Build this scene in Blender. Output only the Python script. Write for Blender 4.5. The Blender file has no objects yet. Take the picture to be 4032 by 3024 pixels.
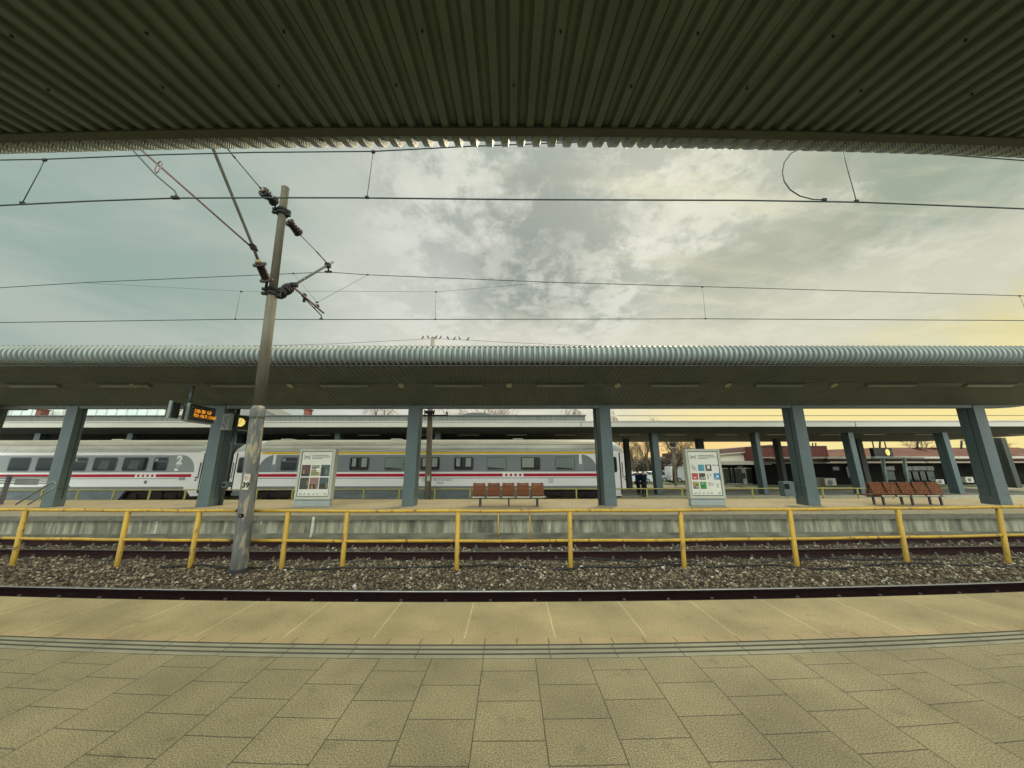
import bpy, math, random
from mathutils import Vector, Matrix
R_ = math.radians
random.seed(7)
SC = bpy.context.scene
COL = SC.collection

# ------------------------------------------------------------------ camera
F = 1317.2                      # focal length in photo pixels (photo is 4032 wide)
PITCH, YAW, ROLL, CAMH = 0.2352, 0.0057, -0.0018, 1.75
def cam_axes():
    cp, sp, cy, sy, cr, sr = math.cos(PITCH), math.sin(PITCH), math.cos(YAW), math.sin(YAW), math.cos(ROLL), math.sin(ROLL)
    fwd = Vector((sy*cp, cy*cp, sp)); right = Vector((cy, -sy, 0)); up = right.cross(fwd)
    return (right*cr + up*sr), (up*cr - right*sr), fwd
AR, AU, AF = cam_axes()
cd = bpy.data.cameras.new('camera'); cam = bpy.data.objects.new('camera', cd); COL.objects.link(cam)
cam.matrix_world = Matrix(((AR.x, AU.x, -AF.x, 0), (AR.y, AU.y, -AF.y, 0), (AR.z, AU.z, -AF.z, CAMH), (0, 0, 0, 1)))
cd.sensor_width = 36; cd.lens = 36*F/4032; cd.clip_start = .05; cd.clip_end = 3000
SC.camera = cam
def at(px, py, y=None, z=None):
    """point of the place seen at photo pixel (px,py) at known depth y (or height z)"""
    v = AR*((px-2016)/F) + AU*(-(py-1512)/F) + AF
    t = y/v.y if y is not None else (z-CAMH)/v.z
    return Vector((0, 0, CAMH)) + v*t

# ------------------------------------------------------------------ world, sun, exposure
SC.view_settings.view_transform = 'Standard'; SC.view_settings.look = 'None'
SC.view_settings.exposure = 0.0; SC.view_settings.gamma = 1.0
SUN_EL, SUN_AZ = 42, 28          # degrees; azimuth from +Y towards +X
w = bpy.data.worlds.new('World'); SC.world = w; w.use_nodes = True
def build_world():
    nt = w.node_tree; N = nt.nodes; L = nt.links; N.clear()
    def n(t, **k):
        o = N.new(t)
        for a, b in k.items(): setattr(o, a, b)
        return o
    def val(s, v):
        if hasattr(v, 'default_value') or hasattr(v, 'is_output'): L.new(v, s)
        else: s.default_value = v
    def m(op, a, b=None, c=None, clamp=False):
        o = n('ShaderNodeMath', operation=op, use_clamp=clamp); val(o.inputs[0], a)
        if b is not None: val(o.inputs[1], b)
        if c is not None: val(o.inputs[2], c)
        return o.outputs[0]
    def ss(x, a, b):
        o = n('ShaderNodeMapRange', interpolation_type='SMOOTHSTEP'); val(o.inputs['Value'], x)
        o.inputs['From Min'].default_value = a; o.inputs['From Max'].default_value = b
        return o.outputs[0]
    def mix(f, a, b, bt='MIX'):
        o = n('ShaderNodeMix', data_type='RGBA', blend_type=bt)
        val(o.inputs[0], f)
        for s, v in ((o.inputs[6], a), (o.inputs[7], b)):
            if isinstance(v, tuple): s.default_value = (*v, 1)
            else: L.new(v, s)
        return o.outputs[2]
    tc = n('ShaderNodeTexCoord'); sep = n('ShaderNodeSeparateXYZ'); L.new(tc.outputs['Generated'], sep.inputs[0])
    x, y, z = sep.outputs
    el = m('MULTIPLY', m('ARCSINE', z), 57.2958)
    az = m('MULTIPLY', m('ARCTAN2', x, y), 57.2958)          # 0 ahead, + to the right
    # cloud plane coordinates
    den = m('ADD', m('MAXIMUM', z, 0.0), 0.22)
    cx = m('DIVIDE', x, den); cy = m('DIVIDE', y, den)
    cmb = n('ShaderNodeCombineXYZ'); L.new(cx, cmb.inputs[0]); L.new(cy, cmb.inputs[1]); cmb.inputs[2].default_value = 1.7
    def noise(scale, detail, rough, dist=0.0, off=(0, 0, 0), sc=(1, 1, 1), rot=0):
        mp = n('ShaderNodeMapping'); mp.inputs['Location'].default_value = off; mp.inputs['Scale'].default_value = sc
        mp.inputs['Rotation'].default_value = (0, 0, rot)
        L.new(cmb.outputs[0], mp.inputs[0])
        o = n('ShaderNodeTexNoise'); o.inputs['Scale'].default_value = scale; o.inputs['Detail'].default_value = detail
        o.inputs['Roughness'].default_value = rough; o.inputs['Distortion'].default_value = dist
        L.new(mp.outputs[0], o.inputs['Vector']); return o.outputs['Fac']
    sky = n('ShaderNodeTexSky', sky_type='NISHITA', sun_disc=False)
    sky.sun_elevation = R_(SUN_EL); sky.sun_rotation = R_(SUN_AZ); sky.air_density = 1.0; sky.dust_density = 3
    skyc = n('ShaderNodeVectorMath', operation='SCALE'); L.new(sky.outputs[0], skyc.inputs[0]); skyc.inputs['Scale'].default_value = 0.06
    nl = noise(1.1, 6, .58, .4, (2.3, 8.1, 0)); nm = noise(3.2, 10, .66, .25, (0.4, 5.2, 0)); nf = noise(7.5, 8, .66, .2, (4.4, 1.7, 0))
    ns = noise(1.9, 9, .62, .6, (7.7, 2.0, 0), (.55, 2.2, 1), .62)
    jx = m('MULTIPLY', m('SUBTRACT', nl, .5), 26.0); jy = m('MULTIPLY', m('SUBTRACT', nm, .5), 16.0)
    azj = m('ADD', az, jx); elj = m('ADD', el, jy)
    # thin veil: teal at the far left, pale grey green towards the middle
    base = mix(ss(azj, -56, -14), (.33, .44, .38), (.57, .59, .50))
    base = mix(m('MULTIPLY', ss(nl, .40, .62), .38), base, (.66, .67, .60))
    base = mix(m('MULTIPLY', ss(ns, .60, .40), m('MULTIPLY', ss(az, -60, -20), .30)), base, (.42, .48, .44))
    # grey cloud mass ahead and diagonal dark bank to the upper right
    def blobm(ca, ce, ra, re, lo, hi, tilt=0.0):
        dx = m('SUBTRACT', azj, ca); dy = m('SUBTRACT', elj, ce)
        if tilt: dy = m('SUBTRACT', dy, m('MULTIPLY', dx, tilt))
        r = m('ADD', m('POWER', m('DIVIDE', m('ABSOLUTE', dx), ra), 2.0), m('POWER', m('DIVIDE', m('ABSOLUTE', dy), re), 2.0))
        r = m('ADD', r, m('MULTIPLY', m('SUBTRACT', nf, .5), .9))
        return ss(r, hi, lo)
    mott = ss(m('ADD', m('MULTIPLY', nm, .5), m('MULTIPLY', nf, .5)), .455, .555)
    base = mix(m('MULTIPLY', ss(azj, -36, -12), .80), base, mix(mott, (.39, .445, .385), (.74, .76, .66)))
    base = mix(m('MULTIPLY', blobm(2, 34, 19, 10, .1, 1.9), .72), base, mix(mott, (.26, .30, .265), (.45, .475, .41)))
    base = mix(m('MULTIPLY', blobm(12, 41, 24, 7, .4, 1.5), m('MULTIPLY', ss(nm, .62, .45), .6)), base, (.36, .40, .345))
    base = mix(m('MULTIPLY', blobm(47, 29, 26, 5.0, .3, 1.8, .34), .70), base, (.32, .37, .30))
    base = mix(m('MULTIPLY', blobm(57, 32, 7, 9, .5, 1.5), .7), base, (.22, .33, .27))
    # torn bright fragments
    frag = m('MULTIPLY', ss(nm, .52, .66), ss(nf, .44, .60))
    base = mix(m('MULTIPLY', m('MULTIPLY', frag, ss(az, -32, -6)), m('MULTIPLY', ss(el, 20, 34), .95)), base, (.80, .80, .70))
    base = mix(m('MULTIPLY', m('MULTIPLY', ss(azj, -44, -22), ss(azj, 2, -12)), m('MULTIPLY', ss(el, 46, 30), .5)), base, (.74, .76, .69))
    st = m('MULTIPLY', ss(ns, .50, .66), ss(az, 4, 28))
    base = mix(m('MULTIPLY', st, .60), base, (.74, .74, .54))
    dk = m('MULTIPLY', ss(noise(2.3, 9, .64, .3, (1.7, 9.0, 0), (.7, 1.9, 1), .4), .49, .62), ss(az, -12, 10))
    base = mix(m('MULTIPLY', dk, .38), base, (.37, .40, .31))
    # light band low over the roofs, then the sunset glow to the right
    lowb = m('MULTIPLY', ss(elj, 27, 19), ss(az, -34, -8))
    base = mix(m('MULTIPLY', lowb, .72), base, (.78, .76, .62))
    base = mix(m('MULTIPLY', ss(az, 14, 44), .26), base, (.58, .57, .36))
    warm = m('MULTIPLY', ss(azj, 42, 64), ss(elj, 17.5, 9))
    base = mix(m('MULTIPLY', warm, .93), base, (.96, .84, .34))
    base = mix(m('MULTIPLY', m('MULTIPLY', ss(ns, .56, .44), warm), .45), base, (.62, .56, .26))
    low = m('MULTIPLY', ss(az, 8, 34), ss(el, 13, 6))
    base = mix(m('MULTIPLY', low, .92), base, (1.0, .83, .34))
    hor = m('MULTIPLY', m('MULTIPLY', ss(az, 6, 16), ss(az, 44, 26)), ss(el, 6, 2.5))
    base = mix(m('MULTIPLY', hor, .8), base, (1.0, .66, .24))
    base = mix(m('MULTIPLY', ss(y, .20, -.25), .9), base, (.55, .59, .58))
    base = mix(.06, base, skyc.outputs[0])
    # overcast dome brighter overhead; unseen sky behind viewer boosted further to light the train
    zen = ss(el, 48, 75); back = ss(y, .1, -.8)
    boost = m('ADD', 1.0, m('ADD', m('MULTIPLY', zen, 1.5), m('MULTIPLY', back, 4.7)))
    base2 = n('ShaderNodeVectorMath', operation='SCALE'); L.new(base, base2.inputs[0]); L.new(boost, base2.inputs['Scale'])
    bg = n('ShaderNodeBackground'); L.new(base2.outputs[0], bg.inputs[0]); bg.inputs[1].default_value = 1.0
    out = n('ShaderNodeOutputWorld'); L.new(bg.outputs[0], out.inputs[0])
build_world()
sd = bpy.data.lights.new('sun', 'SUN'); sd.energy = 2.7; sd.angle = R_(18); sd.color = (1, .86, .58)
so = bpy.data.objects.new('sun', sd); COL.objects.link(so)
sv = Vector((math.sin(R_(SUN_AZ))*math.cos(R_(SUN_EL)), math.cos(R_(SUN_AZ))*math.cos(R_(SUN_EL)), math.sin(R_(SUN_EL))))
so.rotation_euler = sv.to_track_quat('Z', 'Y').to_euler()
SC.render.engine = 'CYCLES'
SC.cycles.max_bounces = 6

# ------------------------------------------------------------------ materials
MATS = {}
def mat(name, c1, c2=None, scale=4.0, rough=.7, metal=0.0, bump=0.0, bscale=None, stretch=(1, 1, 1), contrast=(.35, .65), detail=6, spec=.5,
        emit=None, estr=0, c3=None, s3=1.0, t3=(.6, .7), coord='Object', alpha=1):
    if name in MATS: return MATS[name]
    m = bpy.data.materials.new(name); m.use_nodes = True; nt = m.node_tree; N = nt.nodes; L = nt.links
    b = N['Principled BSDF']; b.inputs['Roughness'].default_value = rough; b.inputs['Metallic'].default_value = metal
    b.inputs['Specular IOR Level'].default_value = spec
    tc = N.new('ShaderNodeTexCoord'); mp = N.new('ShaderNodeMapping'); mp.inputs['Scale'].default_value = stretch
    L.new(tc.outputs[coord], mp.inputs[0])
    if c2 is None: c2 = tuple(v*.82 for v in c1)
    nz = N.new('ShaderNodeTexNoise'); nz.inputs['Scale'].default_value = scale; nz.inputs['Detail'].default_value = detail; nz.inputs['Roughness'].default_value = .6
    L.new(mp.outputs[0], nz.inputs['Vector'])
    mr = N.new('ShaderNodeMapRange'); mr.inputs['From Min'].default_value = contrast[0]; mr.inputs['From Max'].default_value = contrast[1]
    L.new(nz.outputs['Fac'], mr.inputs['Value'])
    mx = N.new('ShaderNodeMix'); mx.data_type = 'RGBA'; L.new(mr.outputs[0], mx.inputs[0]); mx.inputs[6].default_value = (*c1, 1); mx.inputs[7].default_value = (*c2, 1)
    outc = mx.outputs[2]
    if c3 is not None:
        n3 = N.new('ShaderNodeTexNoise'); n3.inputs['Scale'].default_value = s3; n3.inputs['Detail'].default_value = 5; L.new(mp.outputs[0], n3.inputs['Vector'])
        r3 = N.new('ShaderNodeMapRange'); r3.inputs['From Min'].default_value = t3[0]; r3.inputs['From Max'].default_value = t3[1]; L.new(n3.outputs['Fac'], r3.inputs['Value'])
        m3 = N.new('ShaderNodeMix'); m3.data_type = 'RGBA'; L.new(r3.outputs[0], m3.inputs[0]); L.new(outc, m3.inputs[6]); m3.inputs[7].default_value = (*c3, 1); outc = m3.outputs[2]
    L.new(outc, b.inputs['Base Color'])
    if bump:
        bn = N.new('ShaderNodeTexNoise'); bn.inputs['Scale'].default_value = bscale or scale*4; bn.inputs['Detail'].default_value = 4; L.new(mp.outputs[0], bn.inputs['Vector'])
        bp = N.new('ShaderNodeBump'); bp.inputs['Strength'].default_value = bump; bp.inputs['Distance'].default_value = .02; L.new(bn.outputs['Fac'], bp.inputs['Height']); L.new(bp.outputs[0], b.inputs['Normal'])
    if emit: b.inputs['Emission Color'].default_value = (*emit, 1); b.inputs['Emission Strength'].default_value = estr
    MATS[name] = m; return m

# ------------------------------------------------------------------ mesh helpers
def bendf(x):
    a = abs(x)
    if a <= 12: return a*a
    t = min(a-12, 6.0); return 144 + 24*t - 2*t*t
class MB:
    def __init__(s): s.v = []; s.f = []; s.m = []; s.uv = {}; s.mats = []; s.cur = 0; s.sm = []
    def use(s, m):
        if m not in s.mats: s.mats.append(m)
        s.cur = s.mats.index(m); return s
    def add(s, vs, fs, smooth=False):
        b = len(s.v); s.v += [tuple(v) for v in vs]
        for f in fs: s.f.append(tuple(b+i for i in f)); s.m.append(s.cur); s.sm.append(smooth)
        return s
    def box(s, x0, x1, y0, y1, z0, z1, xs=1, bev=0):
        if bev:
            b = bev
            prof = [(y0+b, z0), (y1-b, z0), (y1, z0+b), (y1, z1-b), (y1-b, z1), (y0+b, z1), (y0, z1-b), (y0, z0+b)]
        else: prof = [(y0, z0), (y1, z0), (y1, z1), (y0, z1)]
        return s.extx(prof, x0, x1, xs)
    def extx(s, prof, x0, x1, xs=1, smooth=False):
        """extrude a (y,z) profile (counter-clockwise seen from +x) along x"""
        k = len(prof); vs = []
        for i in range(xs+1):
            x = x0+(x1-x0)*i/xs
            vs += [(x, p[0], p[1]) for p in prof]
        fs = []
        for i in range(xs):
            for j in range(k):
                a = i*k+j; b = i*k+(j+1) % k; fs.append((a, b, b+k, a+k)[::-1])
        fs.append(tuple(range(k))[::-1]); fs.append(tuple(xs*k+j for j in range(k)))
        # orientation: make outward
        return s.add(vs, [tuple(reversed(f)) for f in fs], smooth)
    def poly(s, pts, nrm_y, y0, y1):
        """extrude polygon of (x,z) points along y"""
        k = len(pts); vs = [(p[0], y0, p[1]) for p in pts]+[(p[0], y1, p[1]) for p in pts]
        fs = [tuple(range(k)), tuple(range(k, 2*k))[::-1]]+[(i, i+k, (i+1) % k+k, (i+1) % k) for i in range(k)]
        return s.add(vs, fs)
    def obox(s, c, ax, ay, az, hx, hy, hz):
        """oriented box"""
        c = Vector(c); vs = []
        for i in (-1, 1):
            for j in (-1, 1):
                for k in (-1, 1): vs.append(c+ax*hx*i+ay*hy*j+az*hz*k)
        return s.add(vs, [(0, 1, 3, 2), (4, 6, 7, 5), (0, 4, 5, 1), (2, 3, 7, 6), (0, 2, 6, 4), (1, 5, 7, 3)])
    def tube(s, pts, r, n=8, cap=True, smooth=True):
        pts = [Vector(p) for p in pts]; rs = r if isinstance(r, (list, tuple)) else [r]*len(pts)
        vs = []; prev = None
        for i, p in enumerate(pts):
            d = (pts[min(i+1, len(pts)-1)]-pts[max(i-1, 0)]).normalized()
            u = prev if prev is not None else (Vector((0, 0, 1)) if abs(d.z) < .9 else Vector((1, 0, 0)))
            a = (u-d*u.dot(d))
            if a.length < 1e-5: a = d.orthogonal()
            a.normalize(); b = d.cross(a); prev = a
            for k in range(n):
                t = 2*math.pi*k/n; vs.append(p+a*math.cos(t)*rs[i]+b*math.sin(t)*rs[i])
        fs = []
        for i in range(len(pts)-1):
            for k in range(n):
                q = i*n+k; q2 = i*n+(k+1) % n; fs.append((q, q2, q2+n, q+n))
        s.add(vs, fs, smooth)
        if cap:
            b = len(s.v)-len(vs); s.f.append(tuple(b+k for k in range(n))[::-1]); s.m.append(s.cur); s.sm.append(False)
            s.f.append(tuple(b+(len(pts)-1)*n+k for k in range(n))); s.m.append(s.cur); s.sm.append(False)
        return s
    def lathe(s, p0, p1, prof, n=12):
        """prof: list of (t along 0..1, radius)"""
        p0 = Vector(p0); p1 = Vector(p1); d = p1-p0
        return s.tube([p0+d*t+d*(1e-4*i) for i, (t, r) in enumerate(prof)], [r for t, r in prof], n)
    def text(s, txt, o, ux, uz, size, thick=.004, bold=0, align='CENTER'):
        """letters as mesh at o, running along ux, up along uz"""
        c = bpy.data.curves.new('t', 'FONT'); c.body = txt; c.size = size; c.align_x = align; c.align_y = 'CENTER'; c.extrude = thick; c.offset = bold; c.resolution_u = 3
        ob = bpy.data.objects.new('t', c); COL.objects.link(ob)
        dg = bpy.context.evaluated_depsgraph_get(); me = bpy.data.meshes.new_from_object(ob.evaluated_get(dg))
        ux = Vector(ux); uz = Vector(uz); nn = ux.cross(uz); o = Vector(o)
        s.add([o+ux*v.co.x+uz*v.co.y+nn*v.co.z for v in me.vertices], [tuple(p.vertices) for p in me.polygons])
        bpy.data.objects.remove(ob); bpy.data.curves.remove(c); bpy.data.meshes.remove(me); return s
    def bend(s, c):
        s.v = [(x, y+(c(y) if callable(c) else c)*bendf(x), z) for x, y, z in s.v]; return s
    def build(s, name, parent=None, m=None, uvflat=None, kind=None, smooth=None):
        me = bpy.data.meshes.new(name); me.from_pydata(s.v, [], s.f)
        ms = s.mats if s.mats else [m]
        for q in ms: me.materials.append(q)
        if s.mats: me.polygons.foreach_set('material_index', s.m)
        me.polygons.foreach_set('use_smooth', [bool(x) if smooth is None else smooth for x in s.sm])
        if uvflat is not None:
            uvl = me.uv_layers.new(name='UVMap')
            li = [0]*len(me.loops); me.loops.foreach_get('vertex_index', li)
            flat = []
            for i in li: flat += uvflat[i]
            uvl.data.foreach_set('uv', flat)
        me.update()
        o = bpy.data.objects.new(name, me); COL.objects.link(o)
        if parent is not None:
            o.parent = parent
            o.matrix_parent_inverse = Matrix.Translation(-Vector(world_loc(parent)))
        if kind: o['kind'] = kind
        return o
LOCS = {}
def world_loc(o):
    return LOCS.get(o.name, (0, 0, 0))
def tag(o, label, cat, group=None, kind=None):
    if label: o['label'] = label
    if cat: o['category'] = cat
    if group: o['group'] = group
    if kind: o['kind'] = kind
    return o
def thing(name, label, cat, loc=(0, 0, 0), group=None):
    o = bpy.data.objects.new(name, None); COL.objects.link(o); o.location = loc; o.empty_display_size = .2
    LOCS[o.name] = tuple(loc)
    return tag(o, label, cat, group)
def dup(root, delta, label, group=None):
    """copy a thing with its parts and sub-parts, moved by delta"""
    r = root.copy(); COL.objects.link(r); r.location = Vector(root.location)+Vector(delta); LOCS[r.name] = tuple(r.location)
    r['label'] = label
    if group: r['group'] = group
    def rec(a, b):
        for ch in [c for c in ALLCH.get(a.name, [])]:
            c = ch.copy(); COL.objects.link(c); c.parent = b; c.matrix_parent_inverse = ch.matrix_parent_inverse.copy(); rec(ch, c)
    ALLCH.clear()
    for ob in COL.objects:
        if ob.parent: ALLCH.setdefault(ob.parent.name, []).append(ob)
    rec(root, r)
    return r
ALLCH = {}
V = Vector
X = V((1, 0, 0)); Y = V((0, 1, 0)); Z = V((0, 0, 1))

# ================================================================== SETTING
# --- materials
M_conc = mat('concrete_light', (.40, .36, .235), (.33, .30, .20), scale=3, rough=.85, bump=.25, bscale=60, c3=(.28, .26, .18), s3=1.2, t3=(.52, .72))
M_speck = None
def uvgrid_material(name, c1, c2, w_, h_, mortar, mcol, u0=0, v0=0, offset=.5, speck=.3, swap=False, speck_scale=150, grooves=False):
    m = bpy.data.materials.new(name); m.use_nodes = True; N = m.node_tree.nodes; L = m.node_tree.links; b = N['Principled BSDF']; b.inputs['Roughness'].default_value = .8
    uv = N.new('ShaderNodeUVMap'); sp = N.new('ShaderNodeSeparateXYZ'); L.new(uv.outputs[0], sp.inputs[0])
    cb = N.new('ShaderNodeCombineXYZ')
    ax = N.new('ShaderNodeMath'); ax.operation = 'ADD'; ax.inputs[1].default_value = u0
    ay = N.new('ShaderNodeMath'); ay.operation = 'ADD'; ay.inputs[1].default_value = v0
    L.new(sp.outputs[1 if swap else 0], ax.inputs[0]); L.new(sp.outputs[0 if swap else 1], ay.inputs[0])
    L.new(ax.outputs[0], cb.inputs[0]); L.new(ay.outputs[0], cb.inputs[1])
    # slight wobble so that the joints are not ruled lines
    wn = N.new('ShaderNodeTexNoise'); wn.inputs['Scale'].default_value = 9; wn.inputs['Detail'].default_value = 4; L.new(uv.outputs[0], wn.inputs['Vector'])
    ws = N.new('ShaderNodeVectorMath'); ws.operation = 'MULTIPLY_ADD'; ws.inputs[1].default_value = (.008, .008, 0); ws.inputs[2].default_value = (-.004, -.004, 0); L.new(wn.outputs['Color'], ws.inputs[0])
    wa = N.new('ShaderNodeVectorMath'); wa.operation = 'ADD'; L.new(cb.outputs[0], wa.inputs[0]); L.new(ws.outputs[0], wa.inputs[1])
    br = N.new('ShaderNodeTexBrick'); br.offset = offset; br.inputs['Scale'].default_value = 1; br.inputs['Brick Width'].default_value = w_; br.inputs['Row Height'].default_value = h_
    br.inputs['Mortar Size'].default_value = mortar; br.inputs['Mortar Smooth'].default_value = .3; br.inputs['Bias'].default_value = 0
    br.inputs['Color1'].default_value = (*c1, 1); br.inputs['Color2'].default_value = (*c2, 1); br.inputs['Mortar'].default_value = (*mcol, 1)
    L.new(wa.outputs[0], br.inputs['Vector'])
    n1 = N.new('ShaderNodeTexNoise'); n1.inputs['Scale'].default_value = speck_scale; n1.inputs['Detail'].default_value = 3; n1.inputs['Roughness'].default_value = .7; L.new(uv.outputs[0], n1.inputs['Vector'])
    r1 = N.new('ShaderNodeMapRange'); r1.inputs['From Min'].default_value = .3; r1.inputs['From Max'].default_value = .7; r1.inputs['To Min'].default_value = 1-speck; r1.inputs['To Max'].default_value = 1+speck; L.new(n1.outputs['Fac'], r1.inputs['Value'])
    n2 = N.new('ShaderNodeTexNoise'); n2.inputs['Scale'].default_value = 1.3; n2.inputs['Detail'].default_value = 6; L.new(uv.outputs[0], n2.inputs['Vector'])
    r2 = N.new('ShaderNodeMapRange'); r2.inputs['From Min'].default_value = .3; r2.inputs['From Max'].default_value = .7; r2.inputs['To Min'].default_value = .74; r2.inputs['To Max'].default_value = 1.2; L.new(n2.outputs['Fac'], r2.inputs['Value'])
    mm = N.new('ShaderNodeMath'); mm.operation = 'MULTIPLY'; L.new(r1.outputs[0], mm.inputs[0]); L.new(r2.outputs[0], mm.inputs[1])
    # dark stains
    n4 = N.new('ShaderNodeTexNoise'); n4.inputs['Scale'].default_value = 5.5; n4.inputs['Detail'].default_value = 2; L.new(uv.outputs[0], n4.inputs['Vector'])
    r4 = N.new('ShaderNodeMapRange'); r4.inputs['From Min'].default_value = .62; r4.inputs['From Max'].default_value = .74; r4.inputs['To Min'].default_value = 1; r4.inputs['To Max'].default_value = .80; L.new(n4.outputs['Fac'], r4.inputs['Value'])
    m4 = N.new('ShaderNodeMath'); m4.operation = 'MULTIPLY'; L.new(mm.outputs[0], m4.inputs[0]); L.new(r4.outputs[0], m4.inputs[1])
    sc = N.new('ShaderNodeVectorMath'); sc.operation = 'SCALE'; L.new(br.outputs['Color'], sc.inputs[0]); L.new(m4.outputs[0], sc.inputs['Scale']); L.new(sc.outputs[0], b.inputs['Base Color'])
    hm = N.new('ShaderNodeMath'); hm.operation = 'MULTIPLY_ADD'; L.new(br.outputs['Fac'], hm.inputs[0]); hm.inputs[1].default_value = -1.0; L.new(n1.outputs['Fac'], hm.inputs[2])
    bp = N.new('ShaderNodeBump'); bp.inputs['Strength'].default_value = .5; bp.inputs['Distance'].default_value = .006; L.new(hm.outputs[0], bp.inputs['Height']); L.new(bp.outputs[0], b.inputs['Normal'])
    return m
M_tile = uvgrid_material('granite_paving', (.240, .216, .125), (.218, .197, .115), .378, .480, .0050, (.075, .068, .044), u0=-3.41+.378*12, v0=-.232+.48*60, offset=.5, speck=.85, swap=True, speck_scale=105)
M_slab = uvgrid_material('edge_slab_concrete', (.335, .282, .146), (.300, .255, .132), .945, 3.0, .007, (.52, .45, .26), u0=-.47+.945*40, v0=0, offset=0, speck=.5, speck_scale=75)
M_brick = uvgrid_material('ochre_paving_strip', (.36, .28, .15), (.33, .265, .145), .325, 3.0, .008, (.16, .13, .08), u0=-.066+.325*100, v0=0, offset=0, speck=.2, speck_scale=150)
M_tact = uvgrid_material('grey_tactile_slab', (.26, .262, .19), (.235, .24, .175), .632, 3.0, .006, (.09, .085, .06), u0=.256+.632*50, v0=0, offset=0, speck=.12, speck_scale=170)
def cplat(y):
    if y >= 4.9: return .0055
    return .0055+.0035*((4.9-max(y, -1))/1.3)**1.6 if y > 1.2 else .0055+.0035*(3.7/1.3)**1.6
def strip(mb, m, y0, y1, z, ny, xs, uvs, z1=None):
    mb.use(m); vs = []; n = len(xs)
    for j in range(ny+1):
        for x in xs:
            yy = y0+(y1-y0)*j/ny; zz = z if z1 is None else z+(z1-z)*j/ny
            vs.append((x, yy, zz)); uvs.append((x, yy))
    fs = [(j*n+i, j*n+i+1, (j+1)*n+i+1, (j+1)*n+i) for j in range(ny) for i in range(n-1)]
    mb.add(vs, fs)
xs = [-26+52*i/104 for i in range(105)]
pf = MB(); uvs = []
strip(pf, M_tile, -7, 1.2, 0, 6, xs, uvs); strip(pf, M_tile, 1.2, 3.60, 0, 16, xs, uvs)
# tactile strip: raised bars with grooves between
ys = [3.60, 3.606, 3.664, 3.680, 3.696, 3.746, 3.762, 3.778, 3.828, 3.844, 3.856]; zs = [-.010, 0, 0, -.014, 0, 0, -.014, 0, 0, -.014, 0]
M_groove = mat('tactile_groove', (.12, .115, .08), rough=.9)
for i in range(len(ys)-1):
    g = (zs[i] < 0 or zs[i+1] < 0)
    strip(pf, M_groove if g else M_tact, ys[i], ys[i+1], zs[i], 1, xs, uvs, z1=zs[i+1])
strip(pf, M_brick, 3.856, 3.97, 0, 1, xs, uvs); strip(pf, M_slab, 3.97, 4.91, 0, 4, xs, uvs)
# front face of the edge slab and the wall below it
M_face = mat('platform_face_concrete', (.26, .24, .17), (.17, .16, .11), scale=3, rough=.9)
strip(pf, M_face, 4.91, 4.911, 0, 1, xs, uvs, z1=-.16); strip(pf, M_face, 4.911, 4.80, -.16, 1, xs, uvs); strip(pf, M_face, 4.80, 4.801, -.16, 1, xs, uvs, z1=-.9)
pf.v = [(x, y+cplat(y)*bendf(x), z) for x, y, z in pf.v]
near_platform = pf.build('near_platform', uvflat=uvs, kind='structure')

# ground sheet to the horizon
g = MB().use(mat('station_ground', (.16, .15, .10), (.11, .105, .07), scale=.4, rough=.95, c3=(.20, .18, .12), s3=.05, t3=(.45, .6)))
g.add([(-900, -200, -1.0), (900, -200, -1.0), (900, 1500, -1.0), (-900, 1500, -1.0)], [(0, 1, 2, 3)])
g.build('ground', kind='structure')
# ballast sheet and bumps
M_bal = mat('ballast_dark', (.105, .080, .052), (.055, .042, .028), scale=18, rough=.95, bump=1.0, bscale=30, c3=(.14, .125, .085), s3=24, t3=(.58, .66))
bb = MB().use(M_bal)
def sheet(mb, x0, x1, y0, y1, nx, ny, fz):
    vs = [(x0+(x1-x0)*i/nx, y0+(y1-y0)*j/ny, fz(x0+(x1-x0)*i/nx, y0+(y1-y0)*j/ny)) for j in range(ny+1) for i in range(nx+1)]
    mb.add(vs, [(j*(nx+1)+i, j*(nx+1)+i+1, (j+1)*(nx+1)+i+1, (j+1)*(nx+1)+i) for j in range(ny) for i in range(nx)], True)
def balz(x, y):
    t = min(1, max(0, (y-9.35)/.65)); z = -.775-.105*t*t*(3-2*t)
    yr_ = 7.31+.0036*bendf(x); u = min(1, max(0, (yr_+.26-y)/.18)); z -= .135*u*u*(3-2*u)
    z += .035*math.exp(-((y-8.7)/.8)**2)
    return z + .014*math.sin(x*3.1+y*5)+.012*math.sin(x*7.3-y*9.1)+.010*math.sin(x*1.3)
sheet(bb, -30, 30, 5.1, 12.9, 240, 96, balz)
bb.build('ballast_bed', kind='structure')
b2 = MB().use(M_bal); sheet(b2, -40, 40, 18.0, 25.2, 80, 6, lambda x, y: -.78); b2.build('ballast_bed', kind='structure')

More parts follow.
